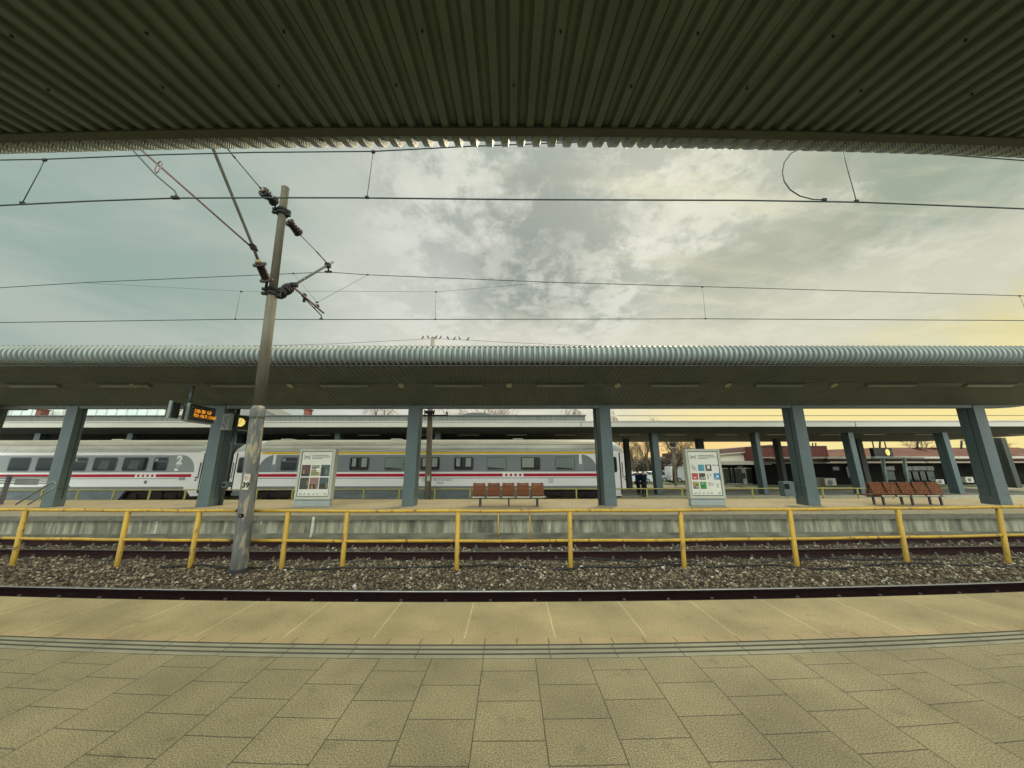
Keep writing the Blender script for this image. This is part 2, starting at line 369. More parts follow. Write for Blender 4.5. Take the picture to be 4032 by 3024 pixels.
# loose stones: one object, uncountable
import numpy as np
def stones(name, n, x0, x1, y0, y1, zf, smin, smax, seed, cf):
    rng = np.random.default_rng(seed)
    octv = np.array([(1, 0, 0), (-1, 0, 0), (0, 1, 0), (0, -1, 0), (0, 0, 1), (0, 0, -1)], float)
    octf = np.array([(0, 2, 4), (2, 1, 4), (1, 3, 4), (3, 0, 4), (2, 0, 5), (1, 2, 5), (3, 1, 5), (0, 3, 5)])
    x = rng.uniform(x0, x1, n); y = y0+(y1-y0)*rng.uniform(0, 1, n)**1.1
    s = smin+(smax-smin)*rng.beta(1.3, 3.0, n)
    vv = np.repeat(octv[None], n, 0)*rng.uniform(.55, 1.15, (n, 6, 1))+rng.uniform(-.28, .28, (n, 6, 3))
    vv *= s[:, None, None]*np.stack([rng.uniform(.8, 1.4, n), rng.uniform(.6, 1.1, n), rng.uniform(.45, .9, n)], 1)[:, None, :]
    a = rng.uniform(0, 6.283, n); t = rng.uniform(-.6, .6, n)
    ca, sa, ct, st = np.cos(a), np.sin(a), np.cos(t), np.sin(t)
    xx = vv[..., 0].copy(); zz = vv[..., 2].copy()
    vv[..., 0] = xx*ct[:, None]+zz*st[:, None]; vv[..., 2] = -xx*st[:, None]+zz*ct[:, None]
    xx = vv[..., 0].copy(); yy = vv[..., 1].copy()
    vv[..., 0] = xx*ca[:, None]-yy*sa[:, None]; vv[..., 1] = xx*sa[:, None]+yy*ca[:, None]
    keep = (y < 9.85) | (rng.uniform(0, 1, n) < .42)
    x, y, s, vv = x[keep], y[keep], s[keep], vv[keep]; n = len(x)
    yb = y+np.array([cf*bendf(p) for p in x]); z = np.array([zf(p, q) for p, q in zip(x, yb)])
    vv += np.stack([x, yb, z+s*.22], 1)[:, None, :]
    f = octf[None]+6*np.arange(n)[:, None, None]
    me = bpy.data.meshes.new(name); me.vertices.add(n*6); me.vertices.foreach_set('co', vv.reshape(-1).astype('f4'))
    me.loops.add(n*24); me.loops.foreach_set('vertex_index', f.reshape(-1).astype('i4'))
    me.polygons.add(n*8); me.polygons.foreach_set('loop_start', (np.arange(n*8)*3).astype('i4')); me.polygons.foreach_set('loop_total', np.full(n*8, 3, 'i4'))
    cls = rng.choice(6, n, p=[.27, .26, .20, .14, .10, .03]); cls = np.where(s > smin+(smax-smin)*.62, np.minimum(cls+1, 5), cls)
    me.polygons.foreach_set('material_index', np.repeat(cls, 8).astype('i4'))
    for k, c in enumerate([(.055, .040, .024), (.13, .095, .055), (.24, .18, .105), (.36, .285, .17), (.46, .38, .23), (.70, .62, .44)]):
        me.materials.append(mat('ballast_stone_%s' % 'abcdef'[k], c, tuple(v*.6 for v in c), scale=14, rough=.9))
    me.update(calc_edges=True); me.validate()
    o = bpy.data.objects.new(name, me); COL.objects.link(o); return o
def zst(x, y):
    return balz(x, y)
o = stones('ballast_gravel', 90000, -17, 17, 7.44, 12.55, zst, .014, .066, 3, .0030)
tag(o, 'grey brown gravel of loose ballast stones around the tracks and below the yellow railing', 'gravel', kind='stuff')

# --- middle platform
M_mid = mat('mid_platform_paving', (.40, .335, .20), (.34, .285, .175), scale=2.2, rough=.85, c3=(.29, .25, .16), s3=.7, t3=(.5, .7), bump=.15)
M_wall = mat('stained_wall_concrete', (.19, .19, .13), (.38, .365, .255), scale=2.2, rough=.9, stretch=(2.6, 2.6, .38), contrast=(.44, .60), bump=.3, bscale=12, c3=(.060, .062, .042), s3=.8, t3=(.52, .72), detail=10)
M_cop = mat('coping_concrete', (.17, .16, .105), (.115, .11, .078), scale=3, rough=.9, stretch=(1, 1, 3))
mp = MB().use(M_mid)
mp.box(-40, 32, 12.70, 18.0, -.012, 0, xs=1)
mp.use(M_cop)
for i in range(72):                                   # coping slabs with open joints
    x = -40+i*1.0; mp.box(x+.006, x+.994, 12.705, 13.4, -.18, -.013)
mp.use(M_wall).box(-40, 32, 12.80, 17.9, -.62, -.181)
mp.use(mat('wall_foot_concrete', (.22, .21, .145), (.10, .10, .07), scale=2.5, rough=.9, stretch=(.6, 1, 2))).box(-40, 32, 12.72, 17.9, -1.0, -.621)
mp.use(M_cop); mp.box(-40, 32, 17.9, 18.02, -.9, -.013)
mp.use(mat('lime_stain_white', (.62, .60, .50), (.42, .41, .33), scale=9, rough=.9))
for px, wd, t, bt in ((1240, .05, 2034, 2112), (980, .03, 2050, 2072), (1030, .04, 2050, 2066), (620, .04, 2052, 2100), (2165, .03, 2060, 2085), (3290, .03, 2030, 2042)):
    p = at(px, t, y=12.79); q = at(px, bt, y=12.79); yy = 12.698 if px == 1240 else 12.79
    mp.poly([(p.x-wd, q.z), (p.x-wd*.2, q.z-.03), (p.x+wd*.7, q.z+.05), (p.x+wd, p.z), (p.x-wd*.8, p.z)], 1, yy, 12.81)
mp.build('middle_platform', kind='structure')

# --- far platform, road, grass, hill
fp = MB().use(mat('old_asphalt', (.17, .165, .12), (.12, .118, .09), scale=1.5, rough=.9, c3=(.24, .22, .15), s3=.4, t3=(.5, .6))).box(-60, 90, 25.35, 34.0, -.9, -.5)
fp.use(M_conc); fp.box(-60, 90, 25.2, 25.35, -.9, -.488)
fp.build('far_platform', kind='structure')
rd = MB().use(mat('forecourt_asphalt', (.26, .25, .18), (.19, .185, .14), scale=.8, rough=.9)).add([(-60, 33, -.72), (200, 33, -.72), (200, 66, -.72), (-60, 66, -.72)], [(0, 1, 2, 3)])
rd.build('forecourt_road', kind='structure')
gm = mat('grass_green', (.09, .13, .03), (.05, .08, .02), scale=3, rough=.95, bump=.6, c3=(.16, .15, .06), s3=.6, t3=(.5, .65))
gr = MB().use(gm)
sheet(gr, 12, 26.5, 42.5, 50, 60, 20, lambda x, y: -.66+.05*math.sin(x*1.9)*math.sin(y*2.3)+.03*math.sin(x*6+y))
sheet(gr, 25, 60, 36.5, 39, 60, 8, lambda x, y: -.64+.04*math.sin(x*1.7)*math.sin(y*2.1))
tag(gr.build('grass_verge'), 'low green grass growing along the road in front of the buildings', 'grass', kind='stuff')
hm = MB().use(mat('wooded_hill', (.085, .060, .040), (.05, .04, .03), scale=.12, rough=1, c3=(.10, .09, .05), s3=.06, t3=(.45, .6)))
hp = []
def hz(x, y):
    u = min(1, max(0, (x-92)/62.)); e = u*u*(3-2*u)
    return -1.5+2.6*min(1, max(0, (x-40)/40.))+8.0*e*min(1, (y-190)/70.) + .3*math.sin(x*.35)+.3*math.sin(x*.9+y*.3)
sheet(hm, 10, 420, 190, 330, 120, 16, hz)
hm.build('hill', kind='structure')

# ================================================================== RAILWAY TRACKS
M_railt = mat('rail_head_steel', (.55, .55, .52), (.40, .40, .38), scale=6, rough=.28, metal=.9)
M_railb = mat('rail_rust', (.040, .018, .016), (.022, .012, .012), scale=5, rough=.9, spec=.15, stretch=(1, 1, 4))
M_slp = mat('sleeper_concrete_dark', (.085, .08, .058), (.05, .047, .035), scale=4, rough=.9)
M_clip = mat('rail_clip_iron', (.13, .12, .085), rough=.7)
M_railw = mat('worn_dull_rail_head', (.16, .145, .12), (.10, .09, .075), scale=6, rough=.45, metal=.5)
def rail_mb(y, zt, c, x0=-24, x1=24, sgn=1):
    mb = MB().use(M_railb)
    b = zt-.205
    prof = [(-.075, b), (.075, b), (.075, b+.012), (.012, b+.035), (.010, b+.150), (.034, b+.165), (.036, b+.198), (-.036, b+.198), (-.034, b+.165), (-.010, b+.150), (-.012, b+.035), (-.075, b+.012)]
    mb.extx([(y+p, q) for p, q in prof], x0, x1, 96)
    mb.use(M_railt if y < 9 else M_railw).extx([(y-.034, b+.1982), (y+.034, b+.1982), (y+.026, b+.205), (y-.026, b+.205)], x0, x1, 96)
    return mb.bend(c)
def sleeper_mb(x, y0, y1, zt, c, rails):
    mb = MB().use(M_slp).box(x-.12, x+.12, y0, y1, zt-.40, zt-.212, bev=.02)
    mb.use(M_clip)
    for r in rails:
        for s in (-1, 1):
            mb.box(x-.045, x+.045, r+s*.105-.03, r+s*.105+.03, zt-.213, zt-.170)
            mb.box(x-.025, x+.025, r+s*.095-.02, r+s*.095+.02, zt-.170, zt-.120)
    return mb.bend(c)
def track(label, ya, yb, zt, c, sp, n, x0, rx=24):
    t = thing('railway_track', label, 'railway track', (0, (ya+yb)/2, -.85), 'railway tracks between the platforms')
    for y in (ya, yb): rail_mb(y, zt, c, -rx, rx).build('rail', t)
    for i in range(n): sleeper_mb(x0+i*sp, ya-.5, yb+.5, zt, c, (ya, yb)).build('sleeper', t)
    return t
track('nearest railway track, only its brown rail with shiny head showing past the near platform edge', 5.87, 7.31, -.66, .0036, .86, 46, -19.3)
track('railway track with two dark rails between the yellow railing and the middle platform wall', 10.38, 11.83, -.665, .0024, .80, 52, -20.3)
t3 = thing('railway_track', 'hidden railway track just behind the middle platform, in front of the far yellow railing', 'railway track', (0, 19.65, -.85), 'railway tracks between the platforms')
for y in (18.9, 20.35): rail_mb(y, -.66, 0, -34, 34).build('rail', t3)
t4 = thing('railway_track', 'railway track under the standing white train', 'railway track', (0, 23.75, -.85), 'railway tracks between the platforms')
for y in (23.03, 24.47): rail_mb(y, -.66, 0, -50, 60).build('rail', t4)
# cable lying along the ballast
cb_ = MB().use(mat('black_cable', (.02, .02, .018), rough=.5))
def cable(pts, r): cb_.tube(pts, r, 6)
cable([(-8.5+i*.5, 9.0+.14*math.sin(i*.55)+.06*math.sin(i*1.3), balz(-8.5+i*.5, 9.1)+.05+.02*math.sin(i*.9)) for i in range(50)], .022)
tag(cb_.build('trackside_cable'), 'long black cable lying on the ballast behind the yellow railing posts', 'cable')
cb_ = MB().use(MATS['black_cable'])
cable([(1.2+i*.5, 9.9+.22*math.sin(i*.42+1)+.1*math.sin(i), balz(1.2+i*.5, 9.9)+.06) for i in range(28)], .02)
tag(cb_.build('trackside_cable'), 'second black cable snaking on the ballast towards the right, close to the dark rails', 'cable')
# white litter scraps on the ballast
M_lit = mat('white_litter', (.75, .74, .68), (.6, .58, .5), scale=20, rough=.8)
for px, py, s, lb in ((2290, 2232, .07, 'crumpled white scrap on the ballast right of the sixth yellow post'), (2610, 2236, .06, 'small white scrap on the ballast near the seventh yellow post'),
                      (1122, 2245, .045, 'small white scrap at the foot of the post right of the mast'), (1395, 2308, .07, 'flat pale scrap lying on the ballast close to the near rail')):
    p = at(px, py, z=-.70); mb = MB().use(M_lit); rnd = random.Random(px)
    vs = [p+V((s*rnd.uniform(.5, 1)*math.cos(a)*math.cos(b), s*.8*rnd.uniform(.5, 1)*math.sin(a)*math.cos(b), s*.6*rnd.uniform(.6, 1.2)*math.sin(b))) for b in (-1.2, -.3, .5, 1.2) for a in [k*1.05 for k in range(6)]]
    fs = [(j*6+i, j*6+(i+1) % 6, j*6+6+(i+1) % 6, j*6+6+i) for j in range(3) for i in range(6)]+[tuple(range(6))[::-1], tuple(range(18, 24))]
    mb.add(vs, fs); tag(mb.build('litter_scrap'), lb, 'litter', 'white scraps on the ballast')

# ================================================================== CANOPIES
PIT = .1916
def deck_material(name, c, ripple=False):
    m = bpy.data.materials.new(name); m.use_nodes = True; N = m.node_tree.nodes; L = m.node_tree.links; b = N['Principled BSDF']
    b.inputs['Roughness'].default_value = .42; b.inputs['Metallic'].default_value = .15
    tc = N.new('ShaderNodeTexCoord'); nz = N.new('ShaderNodeTexNoise'); nz.inputs['Scale'].default_value = 1.7; nz.inputs['Detail'].default_value = 7; L.new(tc.outputs['Object'], nz.inputs['Vector'])
    mr = N.new('ShaderNodeMapRange'); mr.inputs['From Min'].default_value = .3; mr.inputs['From Max'].default_value = .7; mr.inputs['To Min'].default_value = .85; mr.inputs['To Max'].default_value = 1.1; L.new(nz.outputs['Fac'], mr.inputs['Value'])
    sc = N.new('ShaderNodeVectorMath'); sc.operation = 'SCALE'; sc.inputs[0].default_value = c; L.new(mr.outputs[0], sc.inputs['Scale']); L.new(sc.outputs[0], b.inputs['Base Color'])
    if ripple:
        uv = N.new('ShaderNodeUVMap'); sp = N.new('ShaderNodeSeparateXYZ'); L.new(uv.outputs[0], sp.inputs[0])
        wv = N.new('ShaderNodeMath'); wv.operation = 'MULTIPLY'; wv.inputs[1].default_value = 2*math.pi/.030; L.new(sp.outputs[1], wv.inputs[0])
        sn = N.new('ShaderNodeMath'); sn.operation = 'SINE'; L.new(wv.outputs[0], sn.inputs[0])
        fr = N.new('ShaderNodeMath'); fr.operation = 'MULTIPLY'; L.new(sn.outputs[0], fr.inputs[0]); L.new(sp.outputs[0], fr.inputs[1])
        bp = N.new('ShaderNodeBump'); bp.inputs['Strength'].default_value = .9; bp.inputs['Distance'].default_value = .012; L.new(fr.outputs[0], bp.inputs['Height']); L.new(bp.outputs[0], b.inputs['Normal'])
    MATS[name] = m; return m
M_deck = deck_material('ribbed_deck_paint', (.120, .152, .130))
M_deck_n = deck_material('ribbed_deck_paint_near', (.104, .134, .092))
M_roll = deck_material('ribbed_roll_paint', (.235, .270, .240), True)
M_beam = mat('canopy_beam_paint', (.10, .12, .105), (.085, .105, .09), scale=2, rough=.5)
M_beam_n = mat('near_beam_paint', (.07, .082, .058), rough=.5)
M_col = mat('column_paint_bluegrey', (.074, .108, .104), (.061, .092, .088), scale=1.6, rough=.45, stretch=(1, 1, .4), bump=.05, bscale=20)
M_colb = mat('column_plinth_paint', (.085, .120, .118), rough=.5)
def ribbed(mb, path, nrm, x0, x1, h, uvs, fine=False):
    """corrugated sheet: path of (y,z), normals (ny,nz); ribs project along the normal"""
    n0 = int(math.floor(x0/PIT)); n1 = int(math.ceil(x1/PIT)); cols = []
    for k in range(n0, n1):
        b = k*PIT
        for t, q in (((.0, 0), (.38, 0), (.50, 1), (.88, 1)) if not fine else ((.0, 0), (.38, 0), (.47, 1), (.52, 1), (.54, .82), (.56, 1), (.82, 1), (.84, .82), (.86, 1), (.91, 1))): cols.append((b+t*PIT, q))
    cols.append((n1*PIT, 0)); nc = len(cols); vs = []; ln = 0
    for j, ((y, z), (ny, nz)) in enumerate(zip(path, nrm)):
        if j: ln += math.hypot(y-path[j-1][0], z-path[j-1][1])
        for x, q in cols:
            vs.append((x, y+ny*h*q, z+nz*h*q)); uvs.append((1.0-q, ln))
    mb.add(vs, [(j*nc+i, j*nc+i+1, (j+1)*nc+i+1, (j+1)*nc+i) for j in range(len(path)-1) for i in range(nc-1)], False)
def canopy(label, sg, yN, zN, x0, x1, bend, near):
    """sg=+1: roll edge faces +Y (camera side of own platform); -1: roll faces the camera. yN,zN bottom of the roll"""
    root = thing('platform_canopy', label, 'platform canopy', (0, yN, 0), 'platform canopies with a ribbed rolled edge')
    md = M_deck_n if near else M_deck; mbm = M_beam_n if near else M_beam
    P = lambda y, z: (yN-sg*y, zN+z)              # y measured inwards from the roll
    def sh(name, pts, nrm, h, m):
        mb = MB().use(m); uvs = []; ribbed(mb, pts, nrm, x0, x1, h, uvs, near and name == 'soffit'); mb.bend(bend); return mb.build(name, root, uvflat=uvs)
    # outer soffit, ledge, inner soffit
    a0 = P(.03, -.004); a1 = P(1.62, -.30 if not near else -.355)
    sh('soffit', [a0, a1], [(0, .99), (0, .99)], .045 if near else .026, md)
    l0 = P(1.62, -.29 if not near else -.36); l1 = P(1.80, -.40)
    mb = MB().use(mbm); mb.extx([(l0[0], l0[1]-.02), (l1[0], l1[1]-.004), (l1[0], l1[1]+.05), (l0[0], l0[1]+.10)][::(1 if sg < 0 else -1)], x0, x1, 80); mb.bend(bend); ledge = mb.build('lamp_ledge', root)
    b0 = P(1.81, -.40); b1 = P(3.40, -.925)
    sh('soffit', [b0, b1], [(0, .99), (0, .99)], .045 if near else .026, md)
    # rolled edge
    R0 = .30; cy, cz = yN, zN+R0+.05; path = []; nr = []
    for i in range(19):
        a = R_(-90+190*i/18); path.append((cy+sg*R0*math.cos(a), cz+R0*math.sin(a))); nr.append((sg*math.cos(a), math.sin(a)))
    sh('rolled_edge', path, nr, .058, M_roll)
    # edge flashing bar under the roll
    mb = MB().use(mbm); y0, y1 = sorted((yN-sg*.0, yN-sg*.10)); mb.box(x0, x1, y0, y1, zN-.035, zN-.002, xs=80); mb.bend(bend); mb.build('edge_flashing', root)
    # top sheet, centre beam, back half
    tp = [P(-.05, .70), P(3.9, -.25), P(8.0, .70)]
    mb = MB().use(md); uvs = []; ribbed(mb, tp, [(0, 1)]*3, x0, x1, .03, uvs); mb.bend(bend); mb.build('roof_sheet', root, uvflat=uvs)
    cbm = MB().use(mbm); ya, yb = sorted((b1[0], b1[0]-sg*.24)); xe = x1 if near else 22.6
    cbm.box(x0, xe, ya, yb, b1[1]-.125, b1[1]+.12, xs=80)
    if not near:                                  # tapered end of the beam past the last column
        v0 = [(xe, ya, b1[1]-.125), (xe, yb, b1[1]-.125), (xe, yb, b1[1]+.1), (xe, ya, b1[1]+.1)]; v1 = [(xe+.9, ya, b1[1]-.08), (xe+.9, yb, b1[1]-.08), (xe+.9, yb, b1[1]+.1), (xe+.9, ya, b1[1]+.1)]
        v2 = [(xe+1.9, ya, b1[1]+.04), (xe+1.9, yb, b1[1]+.04), (xe+1.9, yb, b1[1]+.1), (xe+1.9, ya, b1[1]+.1)]
        cbm.add(v0+v1+v2, [(k*4+i, k*4+(i+1) % 4, k*4+4+(i+1) % 4, k*4+4+i) for k in (0, 1) for i in range(4)]+[(8, 9, 10, 11)])
    cbm.bend(bend); cbm.build('gutter_beam', root)
    c0 = P(3.66, -.925); c1 = P(7.75, -.02)
    sh('soffit', [c0, c1], [(0, .99), (0, .99)], .045, md)
    return root, b1
canN, _ = canopy('near canopy overhead with dark ribbed underside filling the top of the view', 1, 3.11, 5.49, -26, 26, .0029, True)
canM, bM = canopy('middle platform canopy with a pale ribbed rolled front edge and dark ribbed soffit', -1, 11.78, 5.295, -34, 27, 0, False)
# screw heads under the near canopy
M_scr = mat('screw_head_dark', (.012, .012, .01), rough=.6); s0 = None
for (yy, dx) in ((2.50, .0), (2.02, .3)):
    for i in range(-8, 9):
        x = (round((i*1.15+dx)/PIT)+.2)*PIT; z = 5.49-(3.11-yy)*.2195; yb_ = yy+.0029*bendf(x)
        if s0 is None:
            mb = MB().use(M_scr); mb.lathe((0, 0, -.018), (0, 0, .01), [(0, .005), (.1, .011), (1, .011)], 8); s0 = mb.build('screw_head', canN); s0.matrix_parent_inverse = Matrix.Identity(4); o = s0
        else: o = s0.copy(); COL.objects.link(o)
        o.location = (x, yb_-3.11, z)
# columns of the middle canopy
ZT = bM[1]
def column(root, xa, wd=.50, y0=15.15, dp=.62, ztop=ZT-.01, lean=0.0):
    mb = MB().use(M_col)
    s = 1 if xa+wd/2 < 0 else -1                 # groove and open flange sit on both side faces
    mb.box(xa, xa+wd, y0, y0+.22, .0, ztop, bev=.008)
    mb.box(xa+.03, xa+wd-.03, y0+.22, y0+.28, .0, ztop)
    mb.box(xa, xa+wd, y0+.28, y0+dp, .0, ztop, bev=.008)
    mb.v = [(x+lean*z/4.2, y, z) for x, y, z in mb.v]; c = mb.build('column', root)
    pb = MB().use(M_colb)
    pb.box(xa-.012, xa+wd+.012, y0-.012, y0+dp+.012, .0, .34, bev=.006)
    pb.build('plinth', c); MB().use(M_colb).box(xa-.012, xa+wd+.012, y0-.012, y0+dp+.012, .80, .86, bev=.004).build('band', c)
    sm = MB().use(M_colb).box(xa+lean*.71-.006, xa+lean*.71+wd+.006, y0-.006, y0+dp+.006, 2.98, 3.0); sm.build('weld_seam', c)
    return c
for xa, ln in ((-30.5, 0), (-13.40, -.10), (-4.64, 0), (4.08, 0), (12.87, .10), (21.20, .17)): column(canM, xa, lean=ln)
column(canM, -19.98, dp=.38, lean=-.17)
c = column(canM, -24.15, .80, 15.1, .45)
cp = MB().use(M_col).box(-24.4, -23.1, 14.5, 16.0, ZT-.08, ZT+.42, bev=.01); cp.build('capital', c)
# downpipes beside three columns
for xa, y in ((3.93, 15.45), (-12.82, 15.72)):
    mb = MB().use(mat('downpipe_dark', (.05, .065, .062), rough=.4)).tube([(xa, y, 0), (xa, y, ZT)], .075, 12); mb.build('downpipe', canM)

# lamps on the ledge of the middle canopy
M_lampg = mat('lamp_diffuser_unlit', (.20, .235, .18), rough=.3)
M_lampc = mat('lamp_housing', (.10, .115, .08), rough=.5)
lo, hi = at(2016, 1506, y=13.45), at(2016, 1519, y=13.57)
def ceiling_lamp(xc, ln=1.95):
    t = thing('ceiling_light', '', 'ceiling light', (xc, 13.49, 4.92), 'long ceiling lights on the middle canopy')
    d = V((0, .18, -.105)).normalized(); nn = V((0, -d.z, d.y)).normalized()*-1
    c0 = V((xc, 13.49, 4.925))
    MB().use(M_lampc).obox(c0+nn*.015, X, d, nn, ln/2+.07, .105, .018).build('housing', t)
    MB().use(M_lampg).obox(c0+nn*.037, X, d, nn, ln/2, .06, .018).build('diffuser', t)
    return t
lx = [at(px*1.823, 1512, y=13.5).x for px in (76, 272, 508, 746, 990, 1210, 1456, 1682, 1922, 2135)]
words = ['first', 'second', 'third', 'fourth', 'fifth', 'sixth', 'seventh', 'eighth', 'ninth', 'tenth', 'eleventh', 'twelfth']
base = ceiling_lamp(lx[0])
for i, x in enumerate(lx):
    o = base if i == 0 else dup(base, (x-lx[0], 0, 0), '')
    o['label'] = 'long unlit ceiling light under the middle canopy, %s from the left of the ten' % words[i]
sx = [at(px*1.823, 1512, y=13.5).x for px in (290, 628, 867, 1100, 1333, 1571, 1800)]
def speaker_disc(xc):
    d = V((0, .18, -.105)).normalized(); nn = V((0, -d.z, d.y)).normalized()*-1; c0 = V((xc, 13.49, 4.925))
    mb = MB().use(mat('round_speaker_cream', (.40, .38, .24), rough=.5)); mb.lathe(c0, c0+nn*.045, [(0, .125), (.7, .125), (1, .10)], 16); return mb.build('ceiling_speaker')
for i, x in enumerate(sx):
    tag(speaker_disc(x), 'small round cream ceiling speaker under the middle canopy, %s from the left of the seven' % words[i], 'ceiling speaker', 'round ceiling speakers on the middle canopy')
# ================================================================== YELLOW RAILINGS
M_yel = mat('worn_yellow_paint', (.58, .36, .035), (.44, .27, .035), scale=3, rough=.5, stretch=(1, 1, .35), c3=(.20, .10, .035), s3=11, t3=(.60, .66), bump=.15)
M_rust = mat('pipe_mouth_rust', (.10, .02, .01), rough=.9)
def fence1(label, posts, xa, xb, ends, thin=()):
    t = thing('pipe_railing', label, 'railing', ((xa+xb)/2, 8.95, -.8), 'yellow pipe railings between the two near tracks')
    def br(mb): return mb.bend(.0029)
    n = 24
    for nm, z, r in (('top_rail', .605, .040), ('lower_rail', -.095, .036)):
        mb = MB().use(M_yel); x1 = xb if nm == 'top_rail' else ends[1]; x0 = xa if nm == 'top_rail' else ends[0]
        mb.tube([(x0+(x1-x0)*i/n, 8.95, z+.006*math.sin(i*1.7)) for i in range(n+1)], r, 10); ob = br(mb).build(nm, t)
        if nm == 'top_rail':
            jm = MB().use(M_yel)
            for xj in [x0+1.2+k*5.6 for k in range(int((x1-x0)/5.6)+1)]: jm.tube([(xj, 8.95, z), (xj+.03, 8.95, z)], r+.005, 10)
            br(jm).build('weld_joint', ob)
            mm = MB().use(M_rust); e = xb if xb < 0 else xa; s = 1 if xb < 0 else -1
            mm.tube([(e+s*.001, 8.95, z), (e+s*.004, 8.95, z)], r*.86, 10); br(mm).build('pipe_mouth', ob)
    dep = lambda yy: .9725*yy-.45
    for x, xt in posts:
        for _ in range(4): k_ = dep(8.95+.0029*bendf(x*(k_ if _ else 1)))/dep(8.95)
        x, xt = x*k_, xt*k_
        mb = MB().use(M_yel); dy = .0
        mb.tube([(x, 8.95, -.95), (x+(xt-x)*.1, 8.95, -.70), (xt, 8.95, .575)], [.062, .058, .058], 10); br(mb).build('post', t)
    for x in thin:
        br(MB().use(M_yel).tube([(x, 8.95, -.08), (x, 8.95, .58)], .016, 6)).build('thin_bar', t)
    return t
fence1('yellow pipe railing left of the leaning mast, ending in an open rusty pipe mouth', [(-14.5, -14.5), (-12.0, -12.1), (-9.50, -9.56), (-7.74, -7.78)], -19, -6.98, (-19, -7.02))
fence1('yellow pipe railing right of the leaning mast, with eight posts and two thin vertical bars', [(-5.54, -5.57), (-4.08, -4.09), (-1.30, -1.31), (1.47, 1.50), (4.24, 4.30), (7.0, 7.07), (9.72, 9.82), (12.2, 12.4), (14.9, 15.0)], -6.55, 18, (-6.7, 18), (-.30, 1.8-1.31))
# far yellow railing
M_yel2 = mat('far_yellow_paint', (.50, .46, .10), (.42, .38, .09), scale=4, rough=.5)
ft = thing('pipe_railing', 'far low yellow railing behind the middle platform, in front of the white train', 'railing', (0, 21.5, -.8))
for nm, z, r in (('top_rail', .265, .030), ('lower_rail', -.34, .026)):
    MB().use(M_yel2).tube([(-32, 21.5, z), (26, 21.5, z)], r, 8).build(nm, ft)
x = -31.0; fpx = []
while x < 26:
    fpx.append(x); x += 2.17
off = 8.40-min(fpx, key=lambda q: abs(q-8.40))
for x in fpx: MB().use(M_yel2).tube([(x+off, 21.5, -1.0), (x+off, 21.5, .25)], .05, 8).build('post', ft)

# ================================================================== MAST AND OVERHEAD LINE
M_mast = mat('weathered_mast_paint', (.17, .175, .15), (.115, .12, .105), scale=3.0, rough=.8, stretch=(2.4, 2.4, .6), contrast=(.42, .58), c3=(.34, .29, .19), s3=2.6, t3=(.56, .62), bump=.3, bscale=14)
M_mast2 = mat('upper_mast_rusty', (.135, .122, .085), (.098, .09, .062), scale=4, rough=.75, stretch=(1, 1, .3), c3=(.17, .15, .10), s3=5, t3=(.64, .68), spec=.2)
M_iron = mat('dark_fitting_iron', (.030, .033, .030), (.02, .02, .02), rough=.8, spec=.15)
M_brass = mat('yellowish_cap_metal', (.28, .24, .12), rough=.5)
M_ins = mat('brown_insulator_glaze', (.030, .016, .015), (.02, .013, .013), rough=.35, spec=.2)
M_ins2 = mat('dark_insulator_glaze', (.016, .016, .018), rough=.35, spec=.2)
M_tubeg = mat('galvanised_tube', (.13, .135, .11), (.10, .105, .085), rough=.7, spec=.2)
M_tuber = mat('reddish_tube', (.16, .09, .085), (.11, .065, .06), rough=.6)
M_wire = mat('dark_copper_wire', (.025, .045, .04), rough=.5, metal=.3)
M_wireg = mat('weathered_wire_green', (.14, .17, .14), rough=.6)
YP = 8.82
def mp_(py):                                    # mast axis at photo row
    t = (py-2262)/(740-2262.); return at(937+(1124-937)*t, py, y=YP)
mast = thing('catenary_mast', 'tall weathered steel overhead line mast standing on the ballast with a plate reading 39', 'catenary mast', tuple(mp_(2262)))
foot = mp_(2262)
MB().use(M_mast).tube([mp_(2290), mp_(2240), mp_(1640), mp_(1618)], [.178, .172, .158, .150], 20).build('lower_shaft', mast)
MB().use(M_mast2).tube([mp_(1625), mp_(1150)], [.134, .128], 20).build('middle_shaft', mast)
MB().use(M_mast2).tube([mp_(1158), mp_(748), mp_(741), mp_(740)], [.108, .104, .112, .112], 20).build('upper_shaft', mast)
MB().use(M_mast).tube([mp_(1650), mp_(1640), mp_(1612), mp_(1600)], [.160, .172, .168, .138], 20).build('collar', mast)
bm = MB().use(mat('mast_base_dark', (.03, .03, .028), rough=.9)).tube([foot+V((0, 0, -.2)), foot+V((0, 0, .03)), foot+V((0, 0, .06)), foot+V((.0, 0, .14))], [.25, .24, .20, .18], 12); bm.build('base_shoe', mast)
for py in (830, 842, 1143, 1160):
    c = mp_(py); cl = MB().use(M_iron).tube([c-Z*.05, c+Z*.05], .155, 16).build('mast_clamp', mast)
    MB().use(M_iron).box(c.x-.25, c.x-.10, c.y-.11, c.y-.03, c.z-.035, c.z+.035).build('clamp_lug', cl); MB().use(M_iron).box(c.x+.10, c.x+.23, c.y-.04, c.y+.06, c.z-.07, c.z+.01).build('clamp_lug', cl)
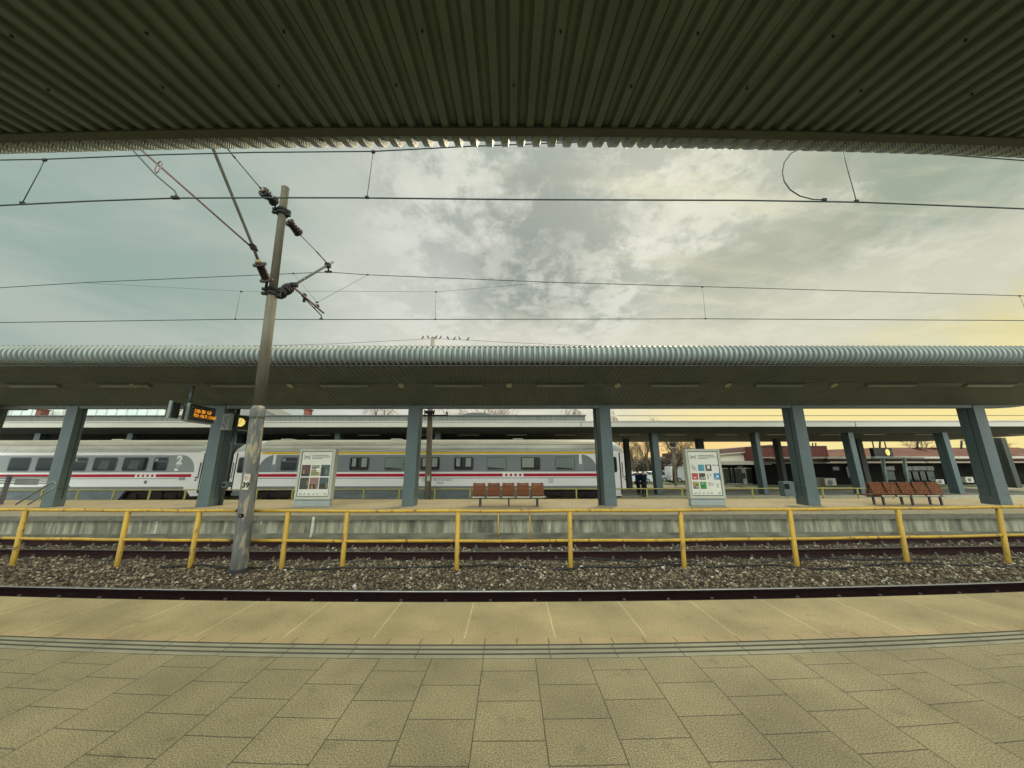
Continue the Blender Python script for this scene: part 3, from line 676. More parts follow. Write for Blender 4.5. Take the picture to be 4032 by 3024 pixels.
# plates
def plate_on(px0, py0, px1, py1, y, m, name, parent, th=.012):
    a = at(px0, py1, y=y); b = at(px1, py0, y=y)
    return MB().use(m).box(a.x, b.x, y-th, y, a.z, b.z, bev=.002).build(name, parent), a, b
M_white = mat('white_enamel', (.66, .63, .50), (.55, .52, .42), scale=8, rough=.4)
M_black = mat('black_paint', (.015, .015, .015), rough=.8, spec=.1)
M_redf = mat('faded_red_paint', (.30, .08, .06), rough=.6)
pl, a, b = plate_on(955, 1867, 988, 1927, YP-.165, M_white, 'number_plate', mast)
fr = MB().use(mat('plate_edge_cream', (.55, .50, .33), rough=.6))
for q in ((a.x-.012, a.x+.008, a.z, b.z), (b.x-.008, b.x+.012, a.z, b.z), (a.x-.012, b.x+.012, b.z-.008, b.z+.012), (a.x-.012, b.x+.012, a.z-.012, a.z+.008)): fr.box(q[0], q[1], YP-.182, YP-.178, q[2], q[3])
fr.build('plate_rim', pl)
cxp = (a.x+b.x)/2; W = b.x-a.x; Hh = b.z-a.z
MB().use(M_black).text('39', (cxp, YP-.181, a.z+Hh*.27), X, Z, Hh*.48, .002, .006).build('numerals', pl)
bo = MB().use(M_redf)
for dx in (-.03, .022):
    x0 = cxp+dx; z0 = a.z+Hh*.88; h = Hh*.34
    bo.poly([(x0-.004, z0), (x0+.014, z0-h*.45), (x0+.004, z0-h*.42), (x0+.022, z0-h), (x0-.010, z0-h*.58), (x0+.0, z0-h*.58), (x0-.022, z0)][::-1], 1, YP-.181, YP-.179)
bo.build('lightning_symbol', pl)
pl2, a, b = plate_on(939, 2023, 961, 2038, YP-.172, M_black, 'small_dark_plate', mast, .01)
MB().use(mat('plate_grey_lettering', (.3, .3, .27))).box(a.x+.02, b.x-.06, YP-.185, YP-.183, a.z+.035, b.z-.03).build('plate_mark', pl2)

def insulator(mb, p0, p1, r, discs, m=M_ins):
    p0 = V(p0); p1 = V(p1); mb.use(m); prof = []
    n = len(discs)
    for i, q in enumerate(discs):
        t = i/n; prof += [(t+.03/n, r*.6), (t+.22/n, r*q), (t+.68/n, r*q*.97), (t+.88/n, r*.62)]
    mb.lathe(p0, p1, prof, 14); return mb
# ---- cantilever over the near track
Y1, Y2 = 5.9, 11.1
ca = thing('cantilever_arm', 'long tube bracket with ribbed brown insulator reaching up and left over the near track', 'overhead line bracket', tuple(mp_(1150)), 'overhead line brackets on the leaning mast')
def pt(px, py, y): return at(px, py, y=y)
A0 = mp_(1150)+V((-.14, -.1, .1)); A1 = pt(1052, 1108, YP-.35); A2 = pt(1020, 1035, YP-.75); A3 = pt(998, 975, YP-1.05)
A4 = pt(835, 575, 6.2); A5 = pt(800, 490, 5.9)
MB().use(M_iron).tube([mp_(1165)+V((-.1, -.1, 0)), A0, A1], .035, 8).build('hinge', ca)
insulator(MB(), A1, A2, .17, [1.0, .62, .62, .62, .62, 1.0]).build('insulator', ca)
MB().use(M_brass).tube([A2, A2+(A3-A2)*.25], [.09, .065], 10).build('insulator_cap', ca)
MB().use(M_tubeg).tube([A2+(A3-A2)*.2, A3, A4, A5], .036, 10).build('main_tube', ca)
MB().use(M_iron).obox(A3, (A4-A3).normalized(), X, Y, .07, .07, .05).build('tube_clamp', ca)
B1 = pt(545, 580, 6.4); B0 = pt(480, 525, 6.3)
MB().use(M_tuber).tube([A3+V((0, 0, -.03)), B1, B0], .024, 8).build('registration_tube', ca)
S0 = pt(470, 540, 6.1); S1 = pt(520, 588, 6.1); S2 = pt(612, 688, 6.0); S3 = pt(688, 752, 5.92); S4 = pt(694, 764, 5.9); S5 = pt(690, 779, 5.9)
MB().use(M_wire).tube([S0, S1, S2, S3, S4, S5], .016, 8).build('steady_arm', ca)
h1 = pt(628, 648, 6.3); h2 = pt(616, 682, 6.0)
MB().use(M_tuber).tube([h1+V((-.05, 0, .02)), h1+V((.0, 0, .10)), h1+V((.06, 0, .02)), h2+V((.03, 0, .05)), h2, h2+V((-.06, 0, .08)), h1+V((-.05, 0, .02))], .012, 6).build('steady_loop', ca)
MB().use(M_iron).box(S5.x-.07, S5.x+.07, S5.y-.03, S5.y+.03, S5.z-.02, S5.z+.03).build('wire_clip', ca)
# stay wire up-left with its insulator
T0 = mp_(832)+V((-.15, -.1, .0)); T1 = pt(1082, 795, YP-.35); T2 = pt(1034, 752, YP-.8); T3 = pt(1022, 736, YP-.9); T4 = pt(922, 618, 7.0); T5 = pt(860, 540, 6.2)
st = MB().use(M_iron).tube([T0, T1], .022, 6); st.tube([T2, T3], .024, 6); st.build('stay_link', ca)
insulator(MB(), T1, T2, .155, [1.0, .72, .72, .95, 1.0], M_ins2).build('insulator', ca)
MB().use(M_brass).tube([T2, T2+(T3-T2)*.5], .06, 8).build('insulator_cap', ca)
MB().use(M_wire).tube([T3, T4, T5], .015, 6).build('stay_wire', ca)
q = MB().use(M_iron); q.obox(T4, (T5-T4).normalized(), X, Y, .04, .025, .025); q.build('stay_turnbuckle', ca)
# ---- cantilever over the second track
cb2 = thing('cantilever_arm', 'short tube bracket pointing right from the mast with two dark insulators at its root', 'overhead line bracket', tuple(mp_(1160)), 'overhead line brackets on the leaning mast')
C0 = mp_(1160)+V((.12, .08, .0)); C1 = pt(1098, 1157, YP+.28); C2 = pt(1112, 1152, YP+.40); C3 = pt(1120, 1147, YP+.5); C4 = pt(1143, 1130, YP+.75); C5 = pt(1290, 1044, 10.95); C6 = pt(1311, 1032, 11.3)
MB().use(M_brass).tube([C0, C1], .06, 10).build('hinge', cb2)
insulator(MB(), C1, C2, .17, [1.0, 1.0], M_ins2).build('insulator', cb2)
insulator(MB(), C3, C4, .165, [.9, 1, 1, .9], M_ins2).build('insulator', cb2)
MB().use(M_iron).tube([C2, C3], .05, 8).build('insulator_pin', cb2)
MB().use(M_tubeg).tube([C4, C5, C6], .042, 10).build('main_tube', cb2)
D0 = pt(1157, 1121, 9.3); D1 = pt(1275, 1233, 11.0)
MB().use(M_tuber).tube([D0, D0+V((.02, 0, -.1)), D1], .032, 8).build('registration_tube', cb2)
E0 = pt(1197, 1172, 10.0); E1 = pt(1265, 1242, 11.08); E2 = pt(1265, 1257, 11.1)
MB().use(M_wire).tube([pt(1197, 1160, 10.0), E0, E1, E2], .020, 8).build('steady_arm', cb2)
for p, s in ((pt(1197, 1163, 9.95), (.06, .05, .05)), (pt(1198, 1178, 9.95), (.03, .03, .10)), (pt(1248, 1205, 10.7), (.06, .05, .04)), (pt(1158, 1122, 9.3), (.09, .07, .05)), (pt(1291, 1045, 10.95), (.08, .08, .07)), (pt(1293, 1070, 11.1), (.12, .03, .03)), (pt(1265, 1256, 11.1), (.06, .02, .02))):
    MB().use(M_iron).obox(p, X, Y, Z, *s).build('clamp', cb2)
MB().use(M_iron).tube([pt(1291, 1045, 10.95), pt(1294, 1070, 11.1)], .028, 6).build('messenger_hanger', cb2)
MB().use(M_tuber).tube([pt(1243, 1205, 10.6), pt(1237, 1196, 10.6), pt(1240, 1191, 10.6), pt(1248, 1195, 10.6), pt(1240, 1214, 10.6), pt(1238, 1200, 10.6)], .011, 6).build('steady_loop', cb2)
U0 = mp_(848)+V((.17, .08, -.12)); U1 = pt(1137, 872, YP+.3); U2 = pt(1180, 922, YP+.75); U3 = pt(1187, 930, YP+.8); U4 = pt(1246, 990, 10.1); U5 = pt(1288, 1036, 10.9)
q = MB().use(M_iron).tube([U0, U1], .022, 6); q.tube([U2, U3], .02, 6); q.build('stay_link', cb2)
insulator(MB(), U1, U2, .15, [1.0, .78, .8, .9, 1.0]).build('insulator', cb2)
MB().use(M_brass).tube([U1-(U2-U1)*.08, U1+(U2-U1)*.06], .06, 8).build('insulator_cap', cb2)
MB().use(M_wire).tube([U3, U4], .013, 6).build('stay_wire', cb2); MB().use(M_wire).tube([U4, U5], .022, 6).build('stay_rod', cb2)
# ---- wires
def wire(label, pts, r, m=M_wire, drop=(), name='overhead_wire', y=None, group='overhead wires of the two near tracks', cat='overhead wire'):
    P = [pt(px, py, y) for px, py in pts]
    a, b = P[0], P[-1]; P = [a+(a-P[1]).normalized()*16]+P+[b+(b-P[-2]).normalized()*16]
    o = MB().use(m).tube(P, r, 6).build(name); tag(o, label, cat, group); return o
wire('lower contact wire of the near track crossing the sky in front of the mast top', [(0, 809), (348, 792), (690, 780), (1076, 778.5), (1400, 779), (2016, 785.6), (2927, 789), (3383, 796), (4032, 822)], .016, y=Y1)
wire('upper carrying wire of the near track just under the near canopy edge', [(0, 630), (175, 627), (640, 609), (1000, 600), (1470, 596), (1830, 577), (2400, 555), (2900, 565), (3190, 583), (3320, 587), (3600, 600), (4032, 632)], .013, y=Y1)
wire('contact wire of the second track, lowest of the long wires above the middle canopy', [(0, 1270), (925, 1257), (1263, 1258), (2016, 1257), (2777, 1255), (4032, 1262)], .015, y=Y2)
wire('carrying wire of the second track, hung from the tip of the short bracket', [(0, 1133), (340, 1112), (1293, 1071), (1445, 1082), (2160, 1111), (4032, 1165)], .014, y=Y2)
def swire(name, label, pts, r, y, m, cat, group=None, ends=0):
    P = [pt(px, py, y) for px, py in pts]; mb = MB().use(m).tube(P, r, 6)
    if ends:
        mb.use(M_iron)
        for p in (P[0], P[-1]): mb.obox(p, X, Y, Z, ends, ends*.6, ends*.7)
    o = mb.build(name); tag(o, label, cat, group); return o
swire('auxiliary_wire', 'thin greenish auxiliary wire behind the mast, joined to the second carrying wire at both ends', [(342, 1114), (950, 1147), (1400, 1147), (1717, 1149), (2160, 1112)], .007, Y2, M_wireg, 'overhead wire')
DG = 'droppers joining the upper and lower wires'
swire('wire_dropper', 'near leaning dropper at the far left under the near canopy edge', [(175, 630), (158, 668), (88, 799)], .008, Y1, M_wire, 'wire dropper', DG, .035)
swire('wire_dropper', 'near dropper right of the mast top, hanging from under the canopy edge', [(1470, 598), (1464, 640), (1445, 777)], .008, Y1, M_wire, 'wire dropper', DG, .035)
swire('wire_dropper', 'near dropper at the right beside the curved jumper loop', [(3318, 590), (3327, 630), (3372, 792)], .008, Y1, M_wire, 'wire dropper', DG, .035)
swire('wire_dropper', 'small distant dropper left of the mast', [(950, 1148), (943, 1165), (926, 1257)], .007, Y2, M_wireg, 'wire dropper', DG, .03)
swire('wire_dropper', 'small distant vertical dropper in the middle of the sky', [(1717, 1149), (1715, 1200), (1714, 1257)], .007, Y2, M_wireg, 'wire dropper', DG, .03)
swire('wire_dropper', 'small distant dropper below the pale clouds right of centre', [(2765, 1130), (2769, 1160), (2778, 1255)], .007, Y2, M_wireg, 'wire dropper', DG, .03)
swire('wire_dropper', 'small distant dropper at the very right edge of the sky', [(4014, 1165), (4030, 1200), (4046, 1262)], .007, Y2, M_wireg, 'wire dropper', DG, .03)
swire('jumper_loop', 'curved C shaped jumper cable between the two near wires at upper right', [(3185, 585), (3150, 587), (3115, 603), (3088, 640), (3080, 680), (3088, 715), (3112, 748), (3150, 772), (3200, 785), (3245, 787)], .012, Y1, M_wire, 'jumper cable', None, .04)
swire('tie_wire', 'thin slanting tie wire left of the short bracket tip', [(1155, 1077), (1190, 1120), (1248, 1190)], .007, Y2-.1, M_wireg, 'tie wire', 'tie wires at the short bracket', .03)
swire('tie_wire', 'thin slanting tie wire rising right from the steady arm', [(1250, 1190), (1340, 1142), (1448, 1082)], .007, Y2-.1, M_wireg, 'tie wire', 'tie wires at the short bracket', .03)

# ---- distant post with birds
PB = 21.2
wp = thing('line_post', 'slim distant post behind the middle platform carrying a wire with eight birds above the canopy', 'utility post', tuple(pt(1684, 1975, PB)))
MB().use(mat('grey_wood_post', (.27, .24, .18), (.19, .17, .125), scale=4, stretch=(1, 1, .2), rough=.9, c3=(.24, .22, .16), s3=5)).tube([pt(1683, 2000, PB), pt(1694, 1620, PB), pt(1704, 1332, PB)], [.20, .165, .13], 12).build('shaft', wp)
q = MB().use(M_iron); p = pt(1694, 1622, PB); q.box(p.x-1.15, p.x+1.15, PB-.3, PB-.2, p.z-.30, p.z-.22); q.box(p.x-.25, p.x+.25, PB-.28, PB+.1, p.z-.12, p.z+.05)
for dx in (-.32, .32): q.tube([(p.x+dx, PB-.2, p.z+.1), (p.x+dx*.8, PB-.2, p.z-.35)], .035, 6)
q.tube([(p.x+1.15, PB-.25, p.z-.26), (p.x+1.1, PB-.25, p.z-.02)], .05, 6)
q.build('fittings', wp)
pl, a, b = plate_on(1682, 1873, 1693, 1893, PB-.20, M_white, 'post_plate', wp, .02)
MB().use(M_black).text('1', ((a.x+b.x)/2, PB-.224, a.z+.23), X, Z, .16, .002).build('numeral', pl)
q = MB().use(M_iron); p = pt(1704, 1338, PB); q.tube([p+V((0, 0, -.4)), p+V((0, 0, .18))], .10, 8); q.build('top_insulator', wp)
swire('overhead_wire', 'far wire above the middle canopy on which birds sit', [(1000, 1362), (1310, 1354), (1690, 1334), (1760, 1335), (1850, 1340), (2080, 1352), (2500, 1368)], .012, PB, M_wire, 'overhead wire')
swire('overhead_wire', 'far wire seen in the yellow gap under the canopy, right of the fourth column', [(2430, 1637), (3000, 1637), (4100, 1636)], .02, 24.0, M_wire, 'overhead wire')
M_bird = mat('dark_bird_feathers', (.02, .02, .022), (.045, .04, .04), scale=20, rough=.9)
def skinned(name, verts, edges, radii, m, parent=None, sub=1, root=0):
    me = bpy.data.meshes.new('s'); me.from_pydata([tuple(v) for v in verts], edges, []); ob = bpy.data.objects.new('s', me); COL.objects.link(ob)
    md = ob.modifiers.new('k', 'SKIN'); sk = me.skin_vertices[0].data
    for i, r in enumerate(radii): sk[i].radius = (r, r) if not isinstance(r, tuple) else r
    sk[root].use_root = True
    if sub: s = ob.modifiers.new('u', 'SUBSURF'); s.levels = sub; s.render_levels = sub
    dg = bpy.context.evaluated_depsgraph_get(); m2 = bpy.data.meshes.new_from_object(ob.evaluated_get(dg)); m2.name = name
    bpy.data.objects.remove(ob); bpy.data.meshes.remove(me)
    m2.materials.clear(); m2.materials.append(m)
    for p in m2.polygons: p.use_smooth = True; p.material_index = 0
    o = bpy.data.objects.new(name, m2); COL.objects.link(o)
    if parent is not None: o.parent = parent; o.matrix_parent_inverse = Matrix.Translation(-V(world_loc(parent)))
    return o
for i, (bx, by, f) in enumerate(((1665, 1329, 1), (1685, 1327, -1), (1717, 1328, 1), (1735, 1328, 1), (1763, 1331, -1), (1790, 1333, 1), (1809, 1332, -1), (1843, 1335, 1))):
    c = pt(bx, by, PB); s = .62+.12*random.random(); d = f*s*.7
    vs = [c+V((-.22*d, 0, -.20*s)), c+V((-.10*d, 0, -.06*s)), c+V((.0, 0, .02*s)), c+V((.06*d, 0, .10*s)), c+V((.10*d, 0, .18*s)), c+V((.17*d, 0, .165*s)), c+V((.0, 0.01, -.10*s))]
    o = skinned('bird', vs, [(0, 1), (1, 2), (2, 3), (3, 4), (4, 5), (2, 6)], [.02*s, .06*s, .085*s, .06*s, .052*s, .012, .015], M_bird, root=2)
    tag(o, 'dark bird perched on the wire above the canopy, %s from left of the eight' % words[i], 'bird', 'birds on the far wire')

# ================================================================== POSTER STANDS
M_kframe = mat('kiosk_frame_paint', (.40, .41, .32), (.36, .37, .29), rough=.45)
M_kbase = mat('kiosk_base_paint', (.27, .31, .28), (.24, .28, .26), rough=.5)
M_paper = mat('poster_paper', (.60, .60, .50), (.55, .55, .46), scale=1, rough=.5)
M_txt = mat('poster_grey_text', (.22, .22, .19), rough=.6)
def pm(c, nm): return mat('poster_'+nm, c, tuple(v*.7 for v in c), scale=6, rough=.5)
def kiosk(label, pxl, pxr, posters):
    yk = 15.05; l = pt(pxl, 1990, yk).x; r = pt(pxr, 1990, yk).x; W = r-l; top = pt((pxl+pxr)/2, 1768, yk).z
    t = thing('poster_stand', label, 'poster stand', ((l+r)/2, yk+.15, 0), 'illuminated style poster stands on the middle platform')
    MB().use(M_kbase).box(l+.02, r-.02, yk+.03, yk+.24, 0, .28, bev=.02).build('base', t)
    z0 = .30
    fb = MB().use(M_kframe)
    fb.box(l-.0, r+.0, yk+.02, yk+.27, z0, top, bev=.03)
    fb.box(l, l+.10, yk-.02, yk+.02, z0, top); fb.box(r-.10, r, yk-.02, yk+.02, z0, top); fb.box(l+.10, r-.10, yk-.02, yk+.02, top-.10, top); fb.box(l+.10, r-.10, yk-.02, yk+.02, z0, z0+.12)
    body = fb.build('cabinet', t)
    MB().use(M_black).box(l+.10, r-.10, yk+.003, yk+.019, z0+.12, top-.10).build('inner_rim', body)
    pa = MB().use(M_paper).box(l+.125, r-.125, yk-.002, yk+.012, z0+.145, top-.125); po = pa.build('poster', t)
    pw = W-.25; ph = top-z0-.27; px0 = l+.125; pz0 = z0+.145
    def rect(u0, v0, u1, v1, m, nm, d=.006):
        return MB().use(m).box(px0+u0*pw, px0+u1*pw, yk-.002-d, yk-.0015, pz0+v0*ph, pz0+v1*ph).build(nm, po)
    tx = MB().use(M_txt)
    for (u0, u1, v) in ((.33, .88, .915), (.33, .95, .88), (.33, .68, .845)): tx.box(px0+u0*pw, px0+u1*pw, yk-.006, yk-.0025, pz0+(v-.009)*ph, pz0+(v+.009)*ph)
    for s in (1, -1): tx.obox((px0+.16*pw, yk-.004-.001*s, pz0+.875*ph), V((math.cos(.45), 0, s*math.sin(.45))), Y, V((-s*math.sin(.45), 0, math.cos(.45))), .12*pw, .0015, .012*ph)
    for u0, u1 in ((.05, .14), (.2, .26), (.34, .4), (.5, .56), (.62, .68), (.86, .95)): tx.box(px0+u0*pw, px0+u1*pw, yk-.006, yk-.0025, pz0+.03*ph, pz0+.055*ph)
    tx.build('poster_heading', po)
    posters(rect, px0, pw, pz0, ph, yk, po)
    return t
def posters1(rect, px0, pw, pz0, ph, yk, po):
    cols = [(0.03, .32), (.35, .64), (.67, .97)]
    spec = [[(.09, .045, .035), None, (.06, .10, .09)], [(.045, .045, .03), (.25, .13, .10), (.05, .09, .08)]]
    for r, (v0, v1) in enumerate(((.44, .70), (.15, .41))):
        for c, (u0, u1) in enumerate(cols):
            if spec[r][c]: rect(u0, v0, u1, v1, pm(spec[r][c], 'photo_%d%d' % (r, c)), 'poster_picture')
    o_ = .0085; M_och = pm((.34, .26, .03), 'ochre')
    for (u, v, w_, h) in ((.09, .50, .05, .08), (.26, .24, .03, .10), (.42, .16, .06, .07), (.90, .19, .03, .10), (.86, .50, .02, .08)): MB().use(M_och).box(px0+u*pw, px0+(u+w_)*pw, yk-.002-o_, yk-.008, pz0+v*ph, pz0+(v+h)*ph).build('yellow_detail', po)
    a = MB().use(pm((.035, .03, .02), 'dark_print'))  # dark printed areas of the pictures
    for (u, v, w_, h) in ((.04, .445, .24, .07), (.36, .16, .20, .10), (.70, .16, .20, .12), (.70, .45, .10, .2)): a.box(px0+u*pw, px0+(u+w_)*pw, yk-.002-.0075, yk-.0078, pz0+v*ph, pz0+(v+h)*ph)
    a.build('dark_detail', po)
    a = MB().use(M_black)
    for k, w_ in enumerate((.27, .25, .15)): a.box(px0+.36*pw, px0+(.36+w_)*pw, yk-.006, yk-.0025, pz0+(.665-k*.033)*ph, pz0+(.685-k*.033)*ph)
    a.build('headline_bar', po)
    a = MB().use(pm((.10, .10, .025), 'olive'))
    for k, (u, w_) in enumerate(((.36, .17), (.36, .27), (.36, .29))): a.box(px0+u*pw, px0+(u+w_)*pw, yk-.006, yk-.0025, pz0+(.545-k*.045)*ph, pz0+(.585-k*.045)*ph)
    la = a.build('slogan_panel', po)
    MB().use(pm((.5, .45, .12), 'slogan')).text('BOLA', (px0+.44*pw, yk-.0068, pz0+.565*ph), X, Z, .05*pw*1.6, .0006).text('ZMATKA', (px0+.49*pw, yk-.0068, pz0+.52*ph), X, Z, .05*pw*1.6, .0006).text('DO SVOTI', (px0+.50*pw, yk-.0068, pz0+.475*ph), X, Z, .048*pw*1.4, .0006).build('slogan', la)
def posters2(rect, px0, pw, pz0, ph, yk, po):
    cu = [.04, .29, .54, .79]; cw = .21; rv = [(.55, .70), (.35, .50), (.14, .30)]
    cols = [[None, (.06, .27, .36), (.07, .065, .045), None], [(.42, .035, .03), (.06, .04, .045), None, (.05, .20, .36)], [(.28, .24, .12), (.04, .26, .05), None, None]]
    for r in range(3):
        for c in range(4):
            if cols[r][c]: rect(cu[c], rv[r][0], cu[c]+cw, rv[r][1], pm(cols[r][c], 'tile_%d%d' % (r, c)), 'poster_picture')
    L_ = lambda m, nm, rc: [MB().use(m)] and (lambda mb: ([mb.box(px0+u0*pw, px0+u1*pw, yk-.0105, yk-.0082, pz0+v0*ph, pz0+v1*ph) for u0, v0, u1, v1 in rc], mb.build(nm, po)))(MB().use(m))
    L_(M_paper, 'picture_detail', [(.60, .60, .69, .68), (.57, .57, .60, .575), (.10, .385, .18, .40), (.07, .41, .22, .415), (.33, .375, .40, .40), (.43, .38, .48, .415), (.88, .40, .95, .45), (.82, .37, .86, .385), (.35, .25, .36, .29), (.39, .24, .40, .28)])
    L_(pm((.55, .42, .08), 'yellow'), 'picture_detail', [(.11, .20, .22, .26), (.09, .215, .24, .245)])
    L_(pm((.07, .10, .25), 'navy'), 'picture_detail', [(.07, .145, .13, .20), (.13, .145, .19, .165), (.32, .56, .345, .60), (.36, .56, .42, .58)])
    L_(pm((.015, .10, .02), 'darkgreen'), 'picture_detail', [(.31, .18, .40, .20), (.36, .205, .48, .225), (.31, .15, .48, .165)])
    mb = MB().use(M_txt)
    for k in range(4): mb.obox((px0+(.10+.022*k)*pw, yk-.005, pz0+(.655-.022*k)*ph), V((.8, 0, .6)), Y, V((-.6, 0, .8)), .06*pw, .002, .007*ph)
    mb.poly([(px0+.04*pw, pz0+.69*ph), (px0+.09*pw, pz0+.67*ph), (px0+.09*pw, pz0+.70*ph)], 1, yk-.006, yk-.0025)
    mb.poly([(px0+.18*pw, pz0+.57*ph), (px0+.24*pw, pz0+.565*ph), (px0+.22*pw, pz0+.595*ph)], 1, yk-.006, yk-.0025)
    for u0, v0, u1, v1 in ((.80, .675, .84, .70), (.87, .675, .91, .70), (.95, .675, .985, .70), (.79, .668, 1.0, .676), (.89, .60, .90, .64), (.88, .565, .93, .572), (.57, .47, .66, .48), (.58, .42, .64, .43), (.58, .38, .64, .39), (.57, .36, .60, .47), (.66, .44, .72, .47), (.56, .255, .68, .28), (.70, .25, .76, .262),
                           (.58, .20, .60, .245), (.63, .20, .65, .245), (.68, .20, .70, .245), (.72, .22, .74, .26), (.82, .25, .94, .257), (.80, .235, .96, .242), (.84, .19, .92, .21), (.86, .17, .90, .18)):
        mb.box(px0+u0*pw, px0+u1*pw, yk-.006, yk-.0025, pz0+v0*ph, pz0+v1*ph)
    mb.build('drawing_lines', po)
kiosk('poster stand with photographs of dark figures, between the mast and the bench', 1153, 1297, posters1)
kiosk('poster stand with small red, blue and green tiles, right of the two men', 2722, 2862, posters2)

# ================================================================== BENCHES
M_slat = mat('stained_wood_slats', (.185, .066, .024), (.13, .045, .017), scale=5, rough=.75, spec=.2, stretch=(.4, 4, 4), c3=(.22, .09, .03), s3=4)
M_bst = mat('bench_steel_dark', (.05, .055, .055), rough=.45, metal=.4)
M_alu = mat('bench_edge_grey', (.45, .43, .33), rough=.5)
def bench(label, xa, y0, seats, pitch):
    W = pitch-.10; L = seats*pitch
    t = thing('platform_bench', label, 'bench', (xa+L/2, y0, 0), 'wooden back to back benches on the middle platform')
    f = MB().use(M_bst); f.box(xa-.12, xa+L+.05, y0-.05, y0+.05, .33, .40, bev=.008)
    for k in range(seats+1):
        x = xa+k*pitch-.05; f.box(x-.02, x+.02, y0-.44, y0+.44, .375, .405)
    f.build('support_frame', t)
    for x in (xa+.32, xa+L/2-.03, xa+L-.38):
        for s in (-1, 1):
            MB().use(M_bst).box(x-.035, x+.035, y0+s*.20-.03, y0+s*.20+.03, 0, .34).build('leg', t)
    for k in range(seats):
        x0 = xa+k*pitch
        for s in (-1, 1):
            mb = MB().use(M_slat)
            for j in range(5):                       # seat slats
                yy = y0+s*(.12+j*.075); mb.box(x0, x0+W, min(yy, yy+s*.065), max(yy, yy+s*.065), .41, .435)
            st = mb.build('seat', t)
            MB().use(M_alu).box(x0-.005, x0+W+.005, min(y0+s*.497, y0+s*.512), max(y0+s*.497, y0+s*.512), .395, .435).build('seat_edge', st)
            mb = MB().use(M_slat)
            up = V((0, -s*.26, 1)).normalized(); nn = V((0, s*1, .26)).normalized()
            for j in range(7): mb.obox(V((x0+W/2, y0+s*.165, .465))+up*(.035+j*.072), X, nn, up, W/2, .012, .027)
            bk = mb.build('backrest', t)
            mb = MB().use(M_bst)
            for xx in (x0+.08, x0+W-.08): mb.obox(V((xx, y0+s*.165-s*.02, .46))+up*.26, X, nn, up, .02, .008, .27)
            mb.build('back_bracket', bk)
    return t
p0 = pt(1860, 1948, 14.9); p1 = pt(2146, 1948, 14.9)
bench('five seat brown wooden bench seen straight on, in front of the white train', p0.x, 15.15, 5, (p1.x-p0.x)/4.9)
q0 = pt(3452, 1945, 15.0); q1 = pt(3740, 1945, 15.0)
bench('five seat brown wooden bench seen at a slant, at the right between two columns', q0.x, 15.3, 5, (q1.x-q0.x)/4.95)

# ================================================================== STAIR RAILINGS, DISPLAYS, SIGNS ON THE MIDDLE PLATFORM
M_steel = mat('stair_rail_steel', (.22, .25, .22), (.17, .19, .17), rough=.4, metal=.4)
t = thing('stair_handrail', 'pair of sloping grey handrails going down to the underpass beside the leftmost tall column', 'handrail', tuple(pt(140, 1985, 14.4)))
MB().use(M_steel).tube([pt(62, 1986, 14.5), pt(205, 1898, 14.5), pt(214, 1896, 14.5), pt(222, 1900, 14.5), pt(227, 1912, 14.5)], .035, 8).build('upper_handrail', t)
MB().use(M_steel).tube([pt(110, 1987, 14.5), pt(200, 1930, 14.5), pt(224, 1914, 14.5)], .03, 8).build('lower_handrail', t)
t = thing('guard_railing', 'low dark grey railing with four thin bars round the stair opening at the far left', 'railing', tuple(pt(40, 1965, 16.2)))
for py in (1879, 1886, 1894, 1903): MB().use(M_steel).tube([pt(-40, py-1, 16.2), pt(196, py, 16.2)], .028, 6).build('bar', t)
a = pt(41, 1870, 16.2); MB().use(mat('violet_grey_post', (.11, .10, .12), rough=.5)).box(a.x-.07, a.x+.07, 16.15, 16.24, 0, a.z, bev=.01).build('post', t)

M_case = mat('display_case_black', (.015, .015, .014), rough=.35); M_side = mat('display_side_grey', (.20, .25, .22), rough=.4)
M_amber = mat('amber_led', (.4, .15, .01), (.3, .1, .01), emit=(1, .36, .02), estr=.9)
M_dim = mat('display_small_text', (.35, .33, .25), rough=.5)
def quadface(tl, tr, br, bl, depth):
    return V(tl), V(tr), V(br), V(bl)
# departure display: two slanted screens on a ceiling rod, faces turned to the right
def display(label, cx, cy, cz, yaw, W, H, D, faces):
    t = thing('platform_display', label, 'display', (cx, cy, cz))
    ax = V((math.cos(yaw), math.sin(yaw), 0)); ay = V((-math.sin(yaw), math.cos(yaw), 0))
    c = V((cx, cy, cz))
    MB().use(M_case).obox(c, ax, ay, Z, W/2, D/2, H/2).build('case', t)
    MB().use(M_side).obox(c-ax*(W/2+.03), ax, ay, Z, .028, D/2+.03, H/2+.04).build('side_cheek', t)
    return t, c, ax, ay
# left display
dt, c, ax, ay = display('double slanted departure display with two amber text rows hanging under the middle canopy', -12.05, 12.7, 0, 0, .1, .1, .1, None) if False else (None, None, None, None)
def disp(label, ptl, ptr, pbl, y0, y1, ext):
    """case whose front face has left edge at depth y0 and right edge at depth y1"""
    tl = pt(*ptl, y0); tr = pt(*ptr, y1); bl = pt(*pbl, y0)
    H = tl.z-bl.z; ax = V((tr.x-tl.x, tr.y-tl.y, 0)); W = ax.length; ax.normalize(); ay = V((-ax.y, ax.x, 0))
    c = V((tl.x, tl.y, (tl.z+bl.z)/2))+ax*W/2
    t = thing('platform_display', label, 'display', tuple(c), 'hanging platform displays')
    MB().use(M_case).obox(c+ay*ext/2, ax, ay, Z, W/2, ext/2, H/2).build('case', t)
    return t, c, ax, ay, W, H
t, c, ax, ay, W, H = disp('slanted departure display with two amber text rows hanging under the middle canopy', (752, 1590), (851, 1614), (729, 1652), 13.25, 14.55, .24)
MB().use(M_side).obox(c-ax*(W/2+.035)+ay*.03, ax, ay, Z, .03, .05, H/2+.03).build('side_cheek', t)
sec = c-ax*(W/2+.34)+ay*.30
